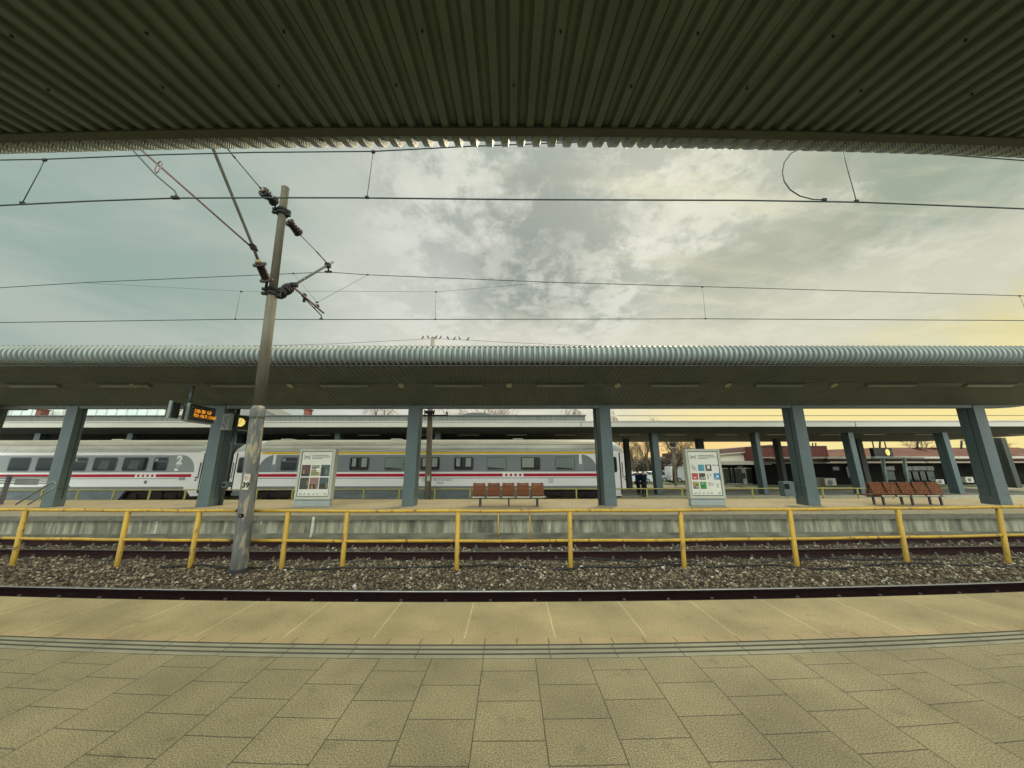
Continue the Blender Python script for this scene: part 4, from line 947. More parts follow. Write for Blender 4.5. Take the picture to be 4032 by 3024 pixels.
MB().use(M_case).obox(sec, ax, ay, Z, .17, .08, H/2-.02).build('rear_case', t)
MB().use(M_side).obox(sec-ax*.21-ay*.05, ax, ay, Z, .035, .05, H/2+.02).build('side_cheek', t)
MB().use(M_side).obox(c+ay*.12-Z*(H/2+.03), ax, ay, Z, W/2, .13, .025).build('bottom_rail', t)
MB().use(M_col).tube([c+Z*H/2-ax*.5+ay*.2, c+Z*(H/2+.75)-ax*.5+ay*.2], .06, 8).build('hanger', t)
led = MB().use(M_amber); rnd = random.Random(4)
for r, zz in enumerate((.09, -.10)):
    u = -.62*W/2
    for wl in ((6, 4, 5), (5, 7, 9))[r]:
        for k in range(wl):
            for j in range(5):
                for i in range(3):
                    if rnd.random() < .55: led.obox(c+ax*(u+(k*4+i)*W*.0100)-ay*.004+Z*(zz*H*1.5+(.5-j*.25)*H*.17), ax, ay, Z, W*.0044, .003, H*.020)
        u += (wl*4+3)*W*.0100
led.build('amber_text', t)
dm = MB().use(M_dim)
for u, v, w_ in ((-.40, .33, .05), (-.28, .34, .03), (-.10, .34, .03), (.28, .33, .06), (-.43, .15, .02), (-.42, -.08, .02), (-.43, -.28, .02), (-.02, .26, .03), (.42, -.42, .02)):
    dm.obox(c+ax*u*W-ay*.004+Z*v*H, ax, ay, Z, w_*W/2, .003, .022*H)
dm.build('caption_marks', t)
def clockbox(label, ptl, ptr, pbl, y0, y1, cu, face_r):
    t, c, ax, ay, W, H = disp(label, ptl, ptr, pbl, y0, y1, .25)
    MB().use(M_side).obox(c+ay*.12-Z*(H/2+.02), ax, ay, Z, W/2, .13, .018).build('bottom_rail', t)
    cc = c+ax*(cu*W)
    fm = MB().use(mat('clock_face_lit', (.7, .6, .2), (.65, .55, .2), emit=(1, .74, .18), estr=.75)); fm.tube([cc-ay*.012, cc+ay*.0], face_r, 24, smooth=False); fc = fm.build('clock_face', t)
    hm_ = MB().use(M_black)
    for a_, l_, w_ in ((-2.2, .52, .05), (.35, .75, .035)):
        d = ax*math.sin(a_)+Z*math.cos(a_); e = ax*math.cos(a_)-Z*math.sin(a_); hm_.obox(cc-ay*.016+d*face_r*l_/2, d, e, ay, face_r*l_/2, face_r*w_, .002)
    for k in range(12):
        d = ax*math.sin(k*math.pi/6)+Z*math.cos(k*math.pi/6); e = ax*math.cos(k*math.pi/6)-Z*math.sin(k*math.pi/6); hm_.obox(cc-ay*.016+d*face_r*.86, d, e, ay, face_r*.06, face_r*.025, .002)
    hm_.build('hands_and_ticks', fc)
    for u in (-.35, .3): MB().use(M_case).obox(c+ax*u*W+ay*.12+Z*(H/2+.25), ax, ay, Z, .03, .03, .26).build('hanger', t)
    q = MB().use(M_dim)
    for u, v in ((.22, .12), (.40, .10)): q.obox(c+ax*(cu+u)*W-ay*.004+Z*v*H, ax, ay, Z, .05*W, .003, .02*H)
    q.build('caption_marks', t)
clockbox('black platform display with a lit yellow clock, half hidden behind the leaning mast', (921, 1632), (1012, 1640), (917, 1688), 15.6, 16.5, -.18, .20)
clockbox('distant black display with a small lit yellow clock above the right bench', (3437, 1763), (3512, 1768), (3440, 1797), 27.2, 27.9, .22, .26)
t = thing('pictogram_sign', 'grey sign with four dark pictogram fields fixed to the column left of the mast', 'sign', tuple(pt(898, 1660, 15.02)))
a = pt(876, 1694, 15.05); b = pt(918, 1630, 15.05)
MB().use(M_side).box(a.x, b.x, 14.93, 15.13, a.z, b.z, bev=.01).build('panel', t)
q = MB().use(mat('pictogram_dark', (.12, .14, .13), rough=.6)); w_ = b.x-a.x; h = b.z-a.z
q.obox((a.x+.27*w_, 14.925, a.z+.72*h), X, Y, Z, .012, .003, .15*h); q.obox((a.x+.35*w_, 14.925, a.z+.6*h), X, Y, Z, .04, .003, .012)
q.obox((a.x+.72*w_, 14.925, a.z+.74*h), V((.6, 0, .8)), Y, V((-.8, 0, .6)), .08*h*2, .003, .015)
q.obox((a.x+.30*w_, 14.925, a.z+.26*h), V((.7, 0, -.7)).normalized(), Y, V((.7, 0, .7)).normalized(), .11, .003, .03)
q.box(a.x+.51*w_, a.x+.53*w_, 14.922, 14.929, a.z+.05*h, b.z-.05*h); q.box(a.x+.05*w_, b.x-.05*w_, 14.921, 14.928, a.z+.48*h, a.z+.50*h)
q.build('pictograms', t)
# grey cabinets on columns
for px0, px1, py0, py1, lb in ((872, 893, 1898, 1920, 'small grey cabinet with a black opening on the column left of the mast'), (3094, 3124, 1896, 1955, 'grey cabinet with a black opening on the large column right of the tile poster')):
    a = pt(px0, py1, 15.3); b = pt(px1, py0, 15.3); t = thing('wall_cabinet', lb, 'cabinet', tuple(a), 'grey cabinets fixed to canopy columns')
    MB().use(M_col).box(a.x, b.x, 15.3, 15.6, a.z, b.z, bev=.01).build('case', t)
    MB().use(M_black).box(a.x+.02, a.x+min(.24, (b.x-a.x)*.8), 15.292, 15.301, b.z-.32 if b.z-a.z > .4 else a.z+.05, b.z-.10 if b.z-a.z > .4 else b.z-.05).build('opening', t)
# ================================================================== TRAIN
YT = 22.3
M_cw = mat('coach_white', (.90, .90, .84), (.84, .84, .78), scale=1.2, rough=.5, spec=.25, stretch=(.3, 1, 1), c3=(.76, .76, .69), s3=.9, t3=(.6, .8))
M_cg = mat('coach_grey', (.235, .265, .265), (.21, .24, .24), scale=1.0, rough=.5, spec=.25, stretch=(.3, 1, 1))
M_cg2 = mat('coach_light_grey', (.30, .335, .315), (.27, .30, .29), scale=1.0, rough=.5, spec=.25, stretch=(.3, 1, 1))
M_cr = mat('coach_red', (.50, .012, .040), (.42, .010, .034), rough=.55, spec=.15)
M_cy = mat('coach_yellow', (.85, .56, .01), (.78, .50, .01), rough=.6, spec=.1)
M_roof = mat('coach_roof_ribbed', (.46, .445, .345), (.33, .315, .24), scale=1.5, rough=.5, stretch=(.2, 1, 1), c3=(.24, .22, .17), s3=1.1, t3=(.55, .75))
M_sill = mat('coach_sill_grey', (.22, .225, .205), (.17, .175, .16), rough=.5, stretch=(.3, 1, 1))
M_und = mat('underframe_dark', (.022, .018, .015), (.04, .03, .022), scale=3, rough=.9)
M_skirt = mat('skirt_dirty_blue_grey', (.19, .225, .22), (.14, .165, .16), rough=.6, stretch=(.3, 1, 1))
M_glass = mat('window_glass_dark', (.012, .018, .018), (.02, .028, .028), scale=2, rough=.06, spec=.10)
M_glasl = mat('window_glass_painted_reflection', (.20, .25, .21), (.17, .22, .19), scale=1.5, rough=.2, spec=.2)  # pale green reflection painted into the base colour
M_seal = mat('window_seal', (.09, .12, .115), rough=.5)
M_cur = mat('curtain_pale', (.34, .38, .32), (.28, .32, .27), scale=3, rough=.9, stretch=(8, 1, .5))
M_brn = mat('interior_brown', (.045, .025, .018), rough=.8)
def X_(px): return pt(px, 1850, YT).x
def Z_(py): return pt(1700, py, YT).z
def rrect(cx, cz, w_, h, r, n=4):
    P = []
    for (sx_, sz_, a0) in ((1, -1, -90), (1, 1, 0), (-1, 1, 90), (-1, -1, 180)):
        for k in range(n+1):
            a = R_(a0+90*k/n); P.append((cx+sx_*(w_/2-r)+r*math.cos(a), cz+sz_*(h/2-r)+r*math.sin(a)))
    return P
def side(mb, pts, d0, d1=0.0):
    """panel on the coach side facing -Y, standing d0 proud"""
    return mb.poly(pts, 1, YT-d0, YT-d1)
def R(x0, x1, z0, z1): return [(x0, z0), (x1, z0), (x1, z1), (x0, z1)]
zg0, zg1 = 1.285, 2.36
def window(parent, x0, x1, z0, z1, kind, m=M_glass):
    cx, cz, w_, h = (x0+x1)/2, (z0+z1)/2, x1-x0, z1-z0
    f = side(MB().use(M_seal), rrect(cx, cz, w_, h, .14), .022, .008).build('window', parent)
    side(MB().use(M_glasl if kind == 'light' else m), rrect(cx, cz, w_-.10, h-.10, .10), .026, .0225).build('pane', f)
    if kind == 'curtain':
        c = MB().use(M_cur); side(c, R(x0+.16, x0+w_*.32, z0+h*.30, z1-.08), .029, .0265); side(c, R(x0+w_*.60, x0+w_*.86, z0+h*.28, z1-.08), .029, .0265); c.build('curtain', f)
        side(MB().use(M_brn), R(x0+w_*.12, x1-.12, z0+.07, z0+h*.22), .0285, .0265).build('seat_tops', f)
    if kind == 'light':
        side(MB().use(M_brn), [(x0+.10, z0+.07), (x1-.18, z0+.07), (x1-.22, z0+.13), (x0+.10, z0+.20)], .0285, .0265).build('seat_tops', f)
    if kind == 'right':
        side(MB().use(M_cur), R(x0+.10, x0+w_*.66, z0+h*.22, z1-.08), .029, .0265).build('curtain', f)
        side(MB().use(M_brn), R(x0+.10, x0+w_*.66, z0+.07, z0+h*.20), .0285, .0265).build('seat_tops', f)
    if kind == 'split':
        side(MB().use(M_seal), R(x0+.05, x1-.05, z1-h*.36, z1-h*.29), .032, .0265).build('window_bar', f)
        side(MB().use(M_cur), R(x0+.08, x0+.30, z1-h*.30, z1-.09) if w_ > .9 else R(x0+.08, x0+.22, z1-h*.28, z1-.09), .0295, .0265).build('painted_reflection_blind', f)  # pale patch: blind with its reflection painted as flat colour
    return f
def profile(zb, inset=0, lift=0):
    h = [(YT, zb), (YT, 2.60), (YT+.05, 2.78), (YT+.18, 2.97), (YT+.42, 3.15), (YT+.80, 3.29), (YT+1.45, 3.37)]
    o = [(YT+2.9-(y-YT), z) for y, z in h[::-1]][1:]
    P = h+o; cy = YT+1.45; cz = 1.8
    return [(cy+(y-cy)*(1-inset), (z if z <= zb+.01 else cz+(z-cz)*(1-inset))) for y, z in P]
def coach(label, x0, x1, lend, rend):
    t = thing('railway_coach', label, 'railway coach', ((x0+x1)/2, YT+1.45, -.66), 'coaches of the standing train')
    # body with rounded ends
    st = []
    if lend: st += [(x0, .16), (x0+.10, .10), (x0+.28, .045), (x0+.55, .012)]
    st += [(x0+.8 if lend else x0, 0), (x1-.8 if rend else x1, 0)]
    if rend: st += [(x1-.55, .012), (x1-.28, .045), (x1-.10, .10), (x1, .16)]
    mb = MB().use(M_cw); k = None; rows = []
    for x, ins in st:
        pr = profile(.16); ww = []
        for y, z in pr:
            zz = z if z < 2.2 else 2.2+(z-2.2)*(1-ins*2.6); yy = YT+1.45+(y-YT-1.45)*(1-ins*.5)
            ww.append((x, yy, zz))
        rows.append(ww)
    k = len(rows[0]); vs = [v for r in rows for v in r]
    lows = [j for j in range(k) if not (rows[len(rows)//2][j][2] > 2.5 and rows[len(rows)//2][(j+1) % k][2] > 2.5)]
    mb.add(vs, [(i*k+j, i*k+(j+1) % k, i*k+k+(j+1) % k, i*k+k+j)[::-1] for i in range(len(rows)-1) for j in lows]+[tuple(range(k)), tuple((len(rows)-1)*k+j for j in range(k))[::-1]])
    mb.use(mat('coach_end_cap_grey', (.42, .44, .40), (.36, .375, .34), rough=.6, spec=.2)); b0 = len(mb.v)-len(vs)
    for i in range(len(rows)-1):
        for j in range(k):
            if j not in lows: mb.f.append(tuple(b0+q for q in (i*k+j, i*k+(j+1) % k, i*k+k+(j+1) % k, i*k+k+j)[::-1])); mb.m.append(mb.cur); mb.sm.append(True)
    mb.build('body', t)
    # ribbed roof shell, lengthwise ribs
    rf = MB().use(M_roof); xa = x0+(1.7 if lend else 0); xb = x1-(.95 if rend else 0)
    pr = [(YT-.006, 2.56), (YT+.045, 2.785), (YT+.18, 2.985)]
    rib = []
    N_ = 7
    for i in range(N_):
        f0 = i/N_; 
        def arc(f): 
            A = [(YT+.18, 2.985), (YT+.42, 3.165), (YT+.80, 3.305), (YT+1.45, 3.385)]; s = f*3; j = min(int(s), 2); u = s-j
            return (A[j][0]+(A[j+1][0]-A[j][0])*u, A[j][1]+(A[j+1][1]-A[j][1])*u)
        p = arc(f0); q = arc(f0+.55/N_); rib += [p, (p[0]-.02, p[1]+.045), (q[0]-.02, q[1]+.045), q]
    top = pr+rib; full = top+[(YT+2.9-(y-YT), z) for y, z in top[::-1]]
    full = full+[(YT+2.9-.1, 2.50), (YT+.1, 2.50)]
    rf.extx(full[::-1], xa, xb, 1); ro = rf.build('roof', t)
    se = MB().use(M_sill)
    xx = xa+2.2
    while xx < xb-1: se.extx([(y-.004, z+.004) for y, z in pr+[(YT+.42, 3.20), (YT+.80, 3.34), (YT+.80, 3.30), (YT+.3, 3.0), (YT+.05, 2.6)]][::-1], xx, xx+.02); xx += 3.05
    se.build('roof_seam', ro)
    for fx in (.035, .33, .66): MB().use(M_roof).box(x0+(x1-x0)*fx+1.4, x0+(x1-x0)*fx+2.1, YT+1.0, YT+1.6, 3.36, 3.47, bev=.03).build('roof_vent', ro)
    # gutter line, lower grooves and sill
    g_ = MB().use(M_seal); side(g_, R(x0+1.2 if lend else x0, x1-1.0 if rend else x1, 2.56, 2.585), .012); side(g_, R(x0+1.9 if lend else x0, x1-1.9 if rend else x1, .875, .905), .006)
    g_.build('side_groove', t)
    side(MB().use(M_sill), R(x0+1.9 if lend else x0, x1-1.6 if rend else x1, .16, .40), .008).build('sill_panel', t)
    # underframe, bogies, skirts
    uf = MB().use(M_und).box(x0+.3, x1-.3, YT+.35, YT+2.6, -.35, .17); uf.build('underframe', t)
    xs_ = [x0+3.6 if lend else None, x1-3.6 if rend else None]
    for c_ in xs_:
        if c_ is None: continue
        b = MB().use(M_und); b.box(c_-1.65, c_+1.65, YT+.28, YT+.42, -.28, -.06, bev=.02); b.box(c_-.5, c_+.5, YT+.22, YT+.5, -.36, .10, bev=.03)
        for dx in (-1.25, 1.25): b.box(c_+dx-.2, c_+dx+.2, YT+.20, YT+.40, -.36, -.05, bev=.03)
        bo_ = b.build('bogie', t)
        for dx in (-1.25, 1.25):
            for yy in (YT+.62, YT+2.1): MB().use(M_railb).tube([(c_+dx, yy, -.20), (c_+dx, yy+.13, -.20)], .46, 24, smooth=False).build('wheel', bo_)
    return t
# coach 2 (1st class)
xl, xr = X_(905), X_(2463)
c2 = coach('white railway coach with a yellow line under the roof and numeral 1 at both ends', xl, xr, True, True)
def arcpanel(xa, xb, z0, z1, ra, left, right):
    P = [(xa, z0), (xb, z0)]
    if right: P += [(xb-ra+ra*math.cos(a), z0+(z1-z0)*math.sin(a)) for a in [R_(9*k) for k in range(1, 10)]]
    P += [(xb-(ra if right else 0), z1), (xa+(ra if left else 0), z1)]
    if left: P += [(xa+ra-ra*math.sin(a), z0+(z1-z0)*math.cos(a)) for a in [R_(9*k) for k in range(1, 10)]]
    return P
side(MB().use(M_cg), arcpanel(X_(1014), X_(2352), zg0, zg1, X_(1075)-X_(1014), True, True), .007).build('grey_side_band', c2)
side(MB().use(M_cy), R(X_(1022), X_(2348), 2.415, 2.535), .010).build('yellow_stripe', c2)
zr0, zr1 = .985, 1.165
b = MB().use(M_cr); side(b, R(X_(1014), X_(1979), zr0, zr1), .010); side(b, R(X_(2061), X_(2352), zr0, zr1), .010)
for k in range(4): side(b, R(X_(1989+18.3*k), X_(1998+18.3*k), zr0+.02, zr1-.02), .010)
b.build('red_stripe', c2)
kinds = {1102: 'split', 1240: 'curtain', 1374: 'curtain', 1512: 'light', 1653: 'curtain', 1786: 'curtain', 1916: 'light', 2050: 'right', 2186: 'light'}
for px, kd in kinds.items():
    wd = 79 if px != 1102 else 66
    window(c2, X_(px), X_(px+wd), 1.36, 2.22, kd)
for px in (1075, 2287):
    o = MB().use(M_cw).text('1', (X_(px), YT-.012, 2.03), X, Z, .72, .004, .055).build('class_numeral', c2)
    q = MB().use(M_cg2); side(q, R(X_(px)-.13, X_(px)+.17, 1.32, 1.82), .011, .0075); q.build('pictogram_field', c2)
    q = MB().use(M_cg); q.obox((X_(px)+.02, YT-.0125, 1.66), V((.75, 0, .66)), Y, V((-.66, 0, .75)), .15, .0012, .018); side(q, R(X_(px)-.10, X_(px)+.14, 1.55, 1.565), .0135, .0115)
    side(q, R(X_(px)-.06, X_(px)+.0, 1.36, 1.50), .0135, .0115); side(q, R(X_(px)+.04, X_(px)+.10, 1.36, 1.50), .0135, .0115); q.build('pictogram', c2)
M_lett = mat('coach_lettering', (.16, .18, .16), rough=.6)
def ctext(s, px, py, size, par, m=M_lett, al='CENTER'):
    p = pt(px, py, YT); return MB().use(m).text(s, (p.x, YT-.010, p.z), X, Z, size, .003, .0, al).build('lettering', par)
ctext('61 78 19-70 006-7', 1737, 1890, .20, c2); ctext('Aeelt', 1733, 1901, .20, c2); ctext('CZ', 1668, 1892, .18, c2)
q = MB().use(M_lett); p = pt(2169, 1893, YT)
for r in (R(p.x-.14, p.x+.14, p.z+.12, p.z+.14), R(p.x-.14, p.x+.14, p.z-.14, p.z-.12), R(p.x-.14, p.x-.12, p.z-.12, p.z+.12), R(p.x+.12, p.x+.14, p.z-.12, p.z+.12)): side(q, r, .010)
q.text('Q', (p.x, YT-.010, p.z), X, Z, .2, .003); q.build('square_mark', c2)
q = MB().use(M_white); p = pt(1763, 1931, YT)
for k in range(6): q.box(p.x-.55+k*.26, p.x-.55+k*.26+(.20 if k % 2 else .24), YT+.06, YT+.08, -.02, .17)
q.build('label_cards', c2); q = MB().use(M_black)
for k in range(6): q.box(p.x-.50+k*.26, p.x-.46+k*.26+.06*(k % 3), YT+.052, YT+.058, .04, .12)
q.build('card_marks', c2)
side(MB().use(M_skirt), [(X_(1325), -.42), (X_(2105), -.42), (X_(2135), .155), (X_(1290), .155)], -.03, -.2).build('skirt', c2)
side(MB().use(M_skirt), [(xl+.25, .155), (xl+1.9, .155), (xl+1.5, -.10), (xl+1.2, -.16), (xl+.35, -.16)], -.03, -.2).build('end_skirt', c2)
side(MB().use(M_cw), [(xr-1.6, .155), (xr-.3, .155), (xr-.35, -.22), (xr-.9, -.26), (xr-1.3, -.20)], -.03, -.2).build('end_skirt', c2)
def door(par, xa, xb, hinge_left, win):
    d = side(MB().use(M_cw), R(xa, xb, .20, 2.50), .018).build('door', par)
    e = MB().use(M_black); xe = xa if hinge_left else xb
    side(e, R(xe-.035, xe+.035, -.12 if not hinge_left else .0, 2.50), .021, -.02); e.build('door_gap', d)
    window(d, win[0], win[1], win[2], win[3], 'plain')
    h_ = MB().use(M_black)
    for zz in (.95, .80): h_.tube([(xe+(-.28 if hinge_left else .30), YT-.04, zz), (xe+(-.28 if hinge_left else .30), YT-.0, zz)], .05, 10)
    h_.build('door_button', d)
    MB().use(M_und).box(xe-.16 if hinge_left else xe+.12, xe-.12 if hinge_left else xe+.16, YT-.06, YT-.03, .9, 1.9).build('grab_rail', d)
door(c2, X_(926), X_(975), True, (X_(933), X_(968), 1.22, 2.22))
door(c2, X_(2392), X_(2442), False, (X_(2398), X_(2431), 1.22, 2.22))
# coach 1 (2nd class), leaving the frame on the left
xl1, xr1 = X_(-900), X_(836)
c1 = coach('white railway coach with numeral 2 and no yellow line, leaving the view at left', xl1, xr1, False, True)
side(MB().use(M_cg2), arcpanel(xl1+2, X_(765), zg0, zg1, X_(765)-X_(706), False, True), .007).build('grey_side_band', c1)
b = MB().use(M_cr); side(b, R(xl1+2, X_(537), zr0, zr1), .010); side(b, R(X_(619), X_(758), zr0, zr1), .010)
for k in range(4): side(b, R(X_(546+18.3*k), X_(555+18.3*k), zr0+.02, zr1-.02), .010)
b.build('red_stripe', c1)
for a_, b_, kd in ((-125, -40, 'plain'), (27, 113, 'plain'), (137, 222, 'plain'), (283, 338, 'split'), (361, 455, 'curtain2'), (478, 577, 'plain'), (598, 656, 'split')):
    wn = window(c1, X_(a_), X_(b_), 1.36, 2.24, kd)
    if a_ in (361, 478):
        q = MB().use(mat('reflection_grey_green', (.09, .115, .10), rough=.7)); xq = X_(a_)
        side(q, [(xq+.35, 1.5), (xq+1.0, 1.45), (xq+1.05, 2.0), (xq+.55, 2.05)], .029, .0265); q.build('painted_reflection', wn)  # flat grey green shape paints a reflection onto the pane
MB().use(M_cw).text('2', (X_(699), YT-.012, 2.02), X, Z, .72, .004, .035).build('class_numeral', c1)
q = MB().use(M_cw); q.obox((X_(697), YT-.012, 1.62), V((.75, 0, .66)), Y, V((-.66, 0, .75)), .18, .0012, .016); side(q, R(X_(697)-.15, X_(697)+.12, 1.70, 1.715), .0125, .0075); side(q, R(X_(694)-.12, X_(694)+.12, 1.36, 1.50), .0125, .0075); q.build('pictogram', c1)
side(MB().use(M_skirt), [(xl1+2, -.42), (X_(490), -.42), (X_(512), .155), (xl1+2, .155)], -.03, -.2).build('skirt', c1)
side(MB().use(M_cw), [(xr1-1.4, .155), (xr1-.3, .155), (xr1-.4, -.18), (xr1-1.1, -.18)], -.03, -.2).build('end_skirt', c1)
door(c1, X_(796), X_(830), True, (X_(803), X_(824), 1.22, 2.22))
p = pt(573, 1898, YT); q = MB().use(M_lett); q.tube([(p.x, YT-.012, p.z), (p.x, YT-.006, p.z)], .10, 14, smooth=False); q.build('round_mark', c1)
p = pt(717, 1884, YT); q = MB().use(M_cg2); side(q, R(p.x-.2, p.x+.2, p.z-.10, p.z+.10), .012); q.build('label_plate', c1)
p = pt(108, 1891, YT); side(MB().use(M_sill), R(p.x-.75, p.x+.75, .52, .92), .0085).build('vent_panel', c1)
# gangway bellows
t = thing('gangway_bellows', 'dark rounded gangway bellows joining the two coaches behind a column', 'gangway', ((xr1+xl)/2, YT+1.4, .3))
q = MB().use(mat('bellows_rubber', (.03, .03, .03), rough=.8))
for i in range(10):
    x = xr1+.0+(xl-xr1)*(i/10.); dx = (xl-xr1)/10.
    q.extx([(YT+.5+s, z) for s, z in ((.0, .2), (.0, 2.6), (.25, 3.0), (.9, 3.2), (1.55, 3.0), (1.8, 2.6), (1.8, .2))][::-1] if i % 2 else [(YT+.56+s, z) for s, z in ((.0, .2), (.0, 2.55), (.25, 2.92), (.84, 3.1), (1.45, 2.92), (1.68, 2.55), (1.68, .2))][::-1], x, x+dx)
q.build('bellows', t)

# ================================================================== FAR CANOPY
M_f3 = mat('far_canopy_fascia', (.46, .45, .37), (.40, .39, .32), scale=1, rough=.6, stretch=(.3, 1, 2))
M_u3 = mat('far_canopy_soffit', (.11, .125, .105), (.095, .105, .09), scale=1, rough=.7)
y3 = 25.0
t3_ = thing('platform_canopy', 'far flat canopy with a pale grey fascia over the third platform, behind the train', 'platform canopy', (0, y3, 0), 'platform canopies')
zf0, zf1 = pt(2016, 1681, y3).z, pt(2016, 1661, y3).z
X3a, X3b = -50, 45
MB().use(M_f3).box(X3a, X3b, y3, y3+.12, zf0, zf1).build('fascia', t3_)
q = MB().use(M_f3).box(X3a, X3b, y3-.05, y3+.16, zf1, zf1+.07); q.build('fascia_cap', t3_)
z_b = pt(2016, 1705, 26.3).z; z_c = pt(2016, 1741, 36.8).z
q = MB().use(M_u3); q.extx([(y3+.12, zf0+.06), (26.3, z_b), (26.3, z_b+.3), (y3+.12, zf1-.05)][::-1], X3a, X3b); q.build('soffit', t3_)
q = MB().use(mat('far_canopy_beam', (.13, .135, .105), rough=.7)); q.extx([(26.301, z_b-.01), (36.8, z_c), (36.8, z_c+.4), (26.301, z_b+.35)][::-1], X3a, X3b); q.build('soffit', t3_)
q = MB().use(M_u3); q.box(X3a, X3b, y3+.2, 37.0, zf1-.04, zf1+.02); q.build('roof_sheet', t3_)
for px in (1255*1.823, 3370): 
    x = pt(px, 1680, y3).x; MB().use(M_black).box(x-.02, x+.02, y3-.006, y3, zf0, zf1).build('fascia_joint', t3_)
def col3(px0, px1, y, wide=.45, m=M_col, par=t3_, zt=None):
    x = pt((px0+px1)/2, 1945, y).x; d = (pt(px1, 1945, y).x-pt(px0, 1945, y).x)/2
    mb = MB().use(m).box(x-d, x+d, y, y+.22, -.5, zt or z_b+.02, bev=.01); mb.box(x-d+.03, x+d-.03, y+.22, y+.28, -.5, zt or z_b+.02); mb.box(x-d, x+d, y+.28, y+.62, -.5, zt or z_b+.02, bev=.01)
    return mb.build('column', par)
for a_, b_ in ((2589, 2614), (3012, 3028), (3395, 3416), (3782, 3803), (4190, 4215), (1700, 1722), (1290, 1312), (870, 890), (440, 462), (60, 84)): col3(a_, b_, 26.25)
M_cold = mat('column_dark', (.045, .055, .042), rough=.7)
for a_, b_ in ((2476, 2494), (3098, 3112), (2775, 2798), (3425, 3445), (4015, 4035)): col3(a_, b_, 32.6, m=M_cold, zt=z_c+.1)
M_l3 = mat('far_lamp_tube', (.55, .53, .40), rough=.5)
i = 0
lt = []
for px in (1260, 1452, 1642, 1845, 2035, 2228, 2480, 2660, 2862, 3060, 3270, 3440, 3640, 3850, 4010): lt.append(px)
def lamp3(px):
    p = pt(px, 1713, 27.7); t = thing('ceiling_light', '', 'ceiling light', (p.x, 27.7, p.z), 'tube lights under the far canopy')
    MB().use(M_l3).box(p.x-.85, p.x+.85, 27.6, 27.8, p.z-.055, p.z+.05, bev=.02).build('diffuser', t)
    MB().use(M_lampc).box(p.x-.06, p.x+.06, 27.65, 27.75, p.z+.05, p.z+.22).build('mount', t); return t
b3 = lamp3(lt[0]); ow = words+['thirteenth', 'fourteenth', 'fifteenth']
for i, px in enumerate(lt):
    o = b3 if i == 0 else dup(b3, (pt(px, 1713, 27.7).x-pt(lt[0], 1713, 27.7).x, 0, 0), '')
    o['label'] = 'short tube light under the far canopy, %s from the left of the fifteen' % ow[i]

# ================================================================== STATION BUILDING BEHIND THE TRAIN (left)
M_rib = mat('grey_ribbed_facade', (.15, .155, .13), (.085, .09, .075), scale=2.5, rough=.8, stretch=(3.5, 1, .05), contrast=(.42, .58))
M_dkw = mat('dark_wall_and_shade', (.014, .014, .012), (.022, .022, .019), scale=1, rough=1, spec=0)
yb = 40.0
sb = thing('station_building', 'long low station building behind the train with grey ribbed roof edge and glazed strip', 'building', (-20, yb, -.7))
xe = pt(2304, 1650, yb).x; xs0 = -70
zt = pt(2016, 1638, yb).z; zb_ = pt(2016, 1660, yb).z
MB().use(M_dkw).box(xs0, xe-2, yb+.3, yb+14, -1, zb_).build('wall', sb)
q = MB().use(M_rib).box(xs0, xe, yb, yb+.3, zb_-.8, zt); rfo = q.build('ribbed_fascia', sb)
q = MB().use(mat('roof_edge_dark', (.06, .065, .06), rough=.6)).box(xs0, xe+.1, yb-.15, yb+14, zt, zt+.12); q.build('roof', sb)
# low gable roof seen above the edge
a = pt(1805, 1639, yb+6); b = pt(1880, 1629, yb+6); c = pt(1960, 1639, yb+6)
MB().use(mat('dark_roof_shingle', (.10, .10, .08), rough=.8)).poly([(a.x-1.5, a.z-.4), (c.x+1.5, c.z-.4), (b.x+.8, b.z), (b.x-.8, b.z)], 1, yb+5, yb+12).build('low_gable_roof', sb)
M_pan = mat('translucent_white_panel', (.55, .62, .54), (.48, .55, .48), scale=.5, rough=.4)
M_mul = mat('panel_mullion', (.62, .66, .58), rough=.5)
for px0, px1, n in ((40, 252, 5), (335, 662, 8)):
    a = pt(px0, 1637, yb+3); b = pt(px1, 1608, yb+3)
    gl = MB().use(M_pan).box(a.x, b.x, yb+3, yb+8, zt, b.z+.3).build('glazed_roof_strip', sb)
    q = MB().use(M_mul)
    for i in range(n+1):
        x = a.x+(b.x-a.x)*i/n; q.box(x-.06, x+.06, yb+2.9, yb+3.0, zt, b.z+.3)
    q.build('mullion', gl)
M_chb = mat('chimney_brick', (.20, .07, .045), (.14, .05, .035), scale=6, rough=.9)
for px0, px1, py in ((153, 180, 1616), (659, 697, 1616), (1202, 1224, 1616)):
    a = pt(px0, 1640, yb+2); b = pt(px1, py, yb+2)
    ch = MB().use(M_chb).box(a.x, b.x, yb+1.6, yb+2.4, zt, b.z).build('chimney', sb)
    MB().use(M_chb).box(a.x-.1, b.x+.1, yb+1.5, yb+2.5, b.z, b.z+.12).build('chimney_cap', ch)
a = pt(1036, 1640, yb+4); b = pt(1045, 1614, yb+4); c = pt(1095, 1640, yb+4)
hs = thing('gable_house', 'grey gabled house end rising above the station roof right of the mast', 'house', (a.x, yb+16, -1))
q = MB().use(mat('grey_render_wall', (.22, .22, .19), rough=.9)); k_ = (yb+18)/(yb+4)
P = [pt(940, 1645, yb+18), pt(1098, 1642, yb+18), pt(1040, 1612, yb+18), pt(985, 1590, yb+18), pt(930, 1612, yb+18)]
q.poly([(P[0].x, -1), (P[1].x, -1), (P[1].x, P[1].z), (P[3].x, P[3].z), (P[0].x-1, P[0].z)], 1, yb+18, yb+26); q.build('wall', hs)
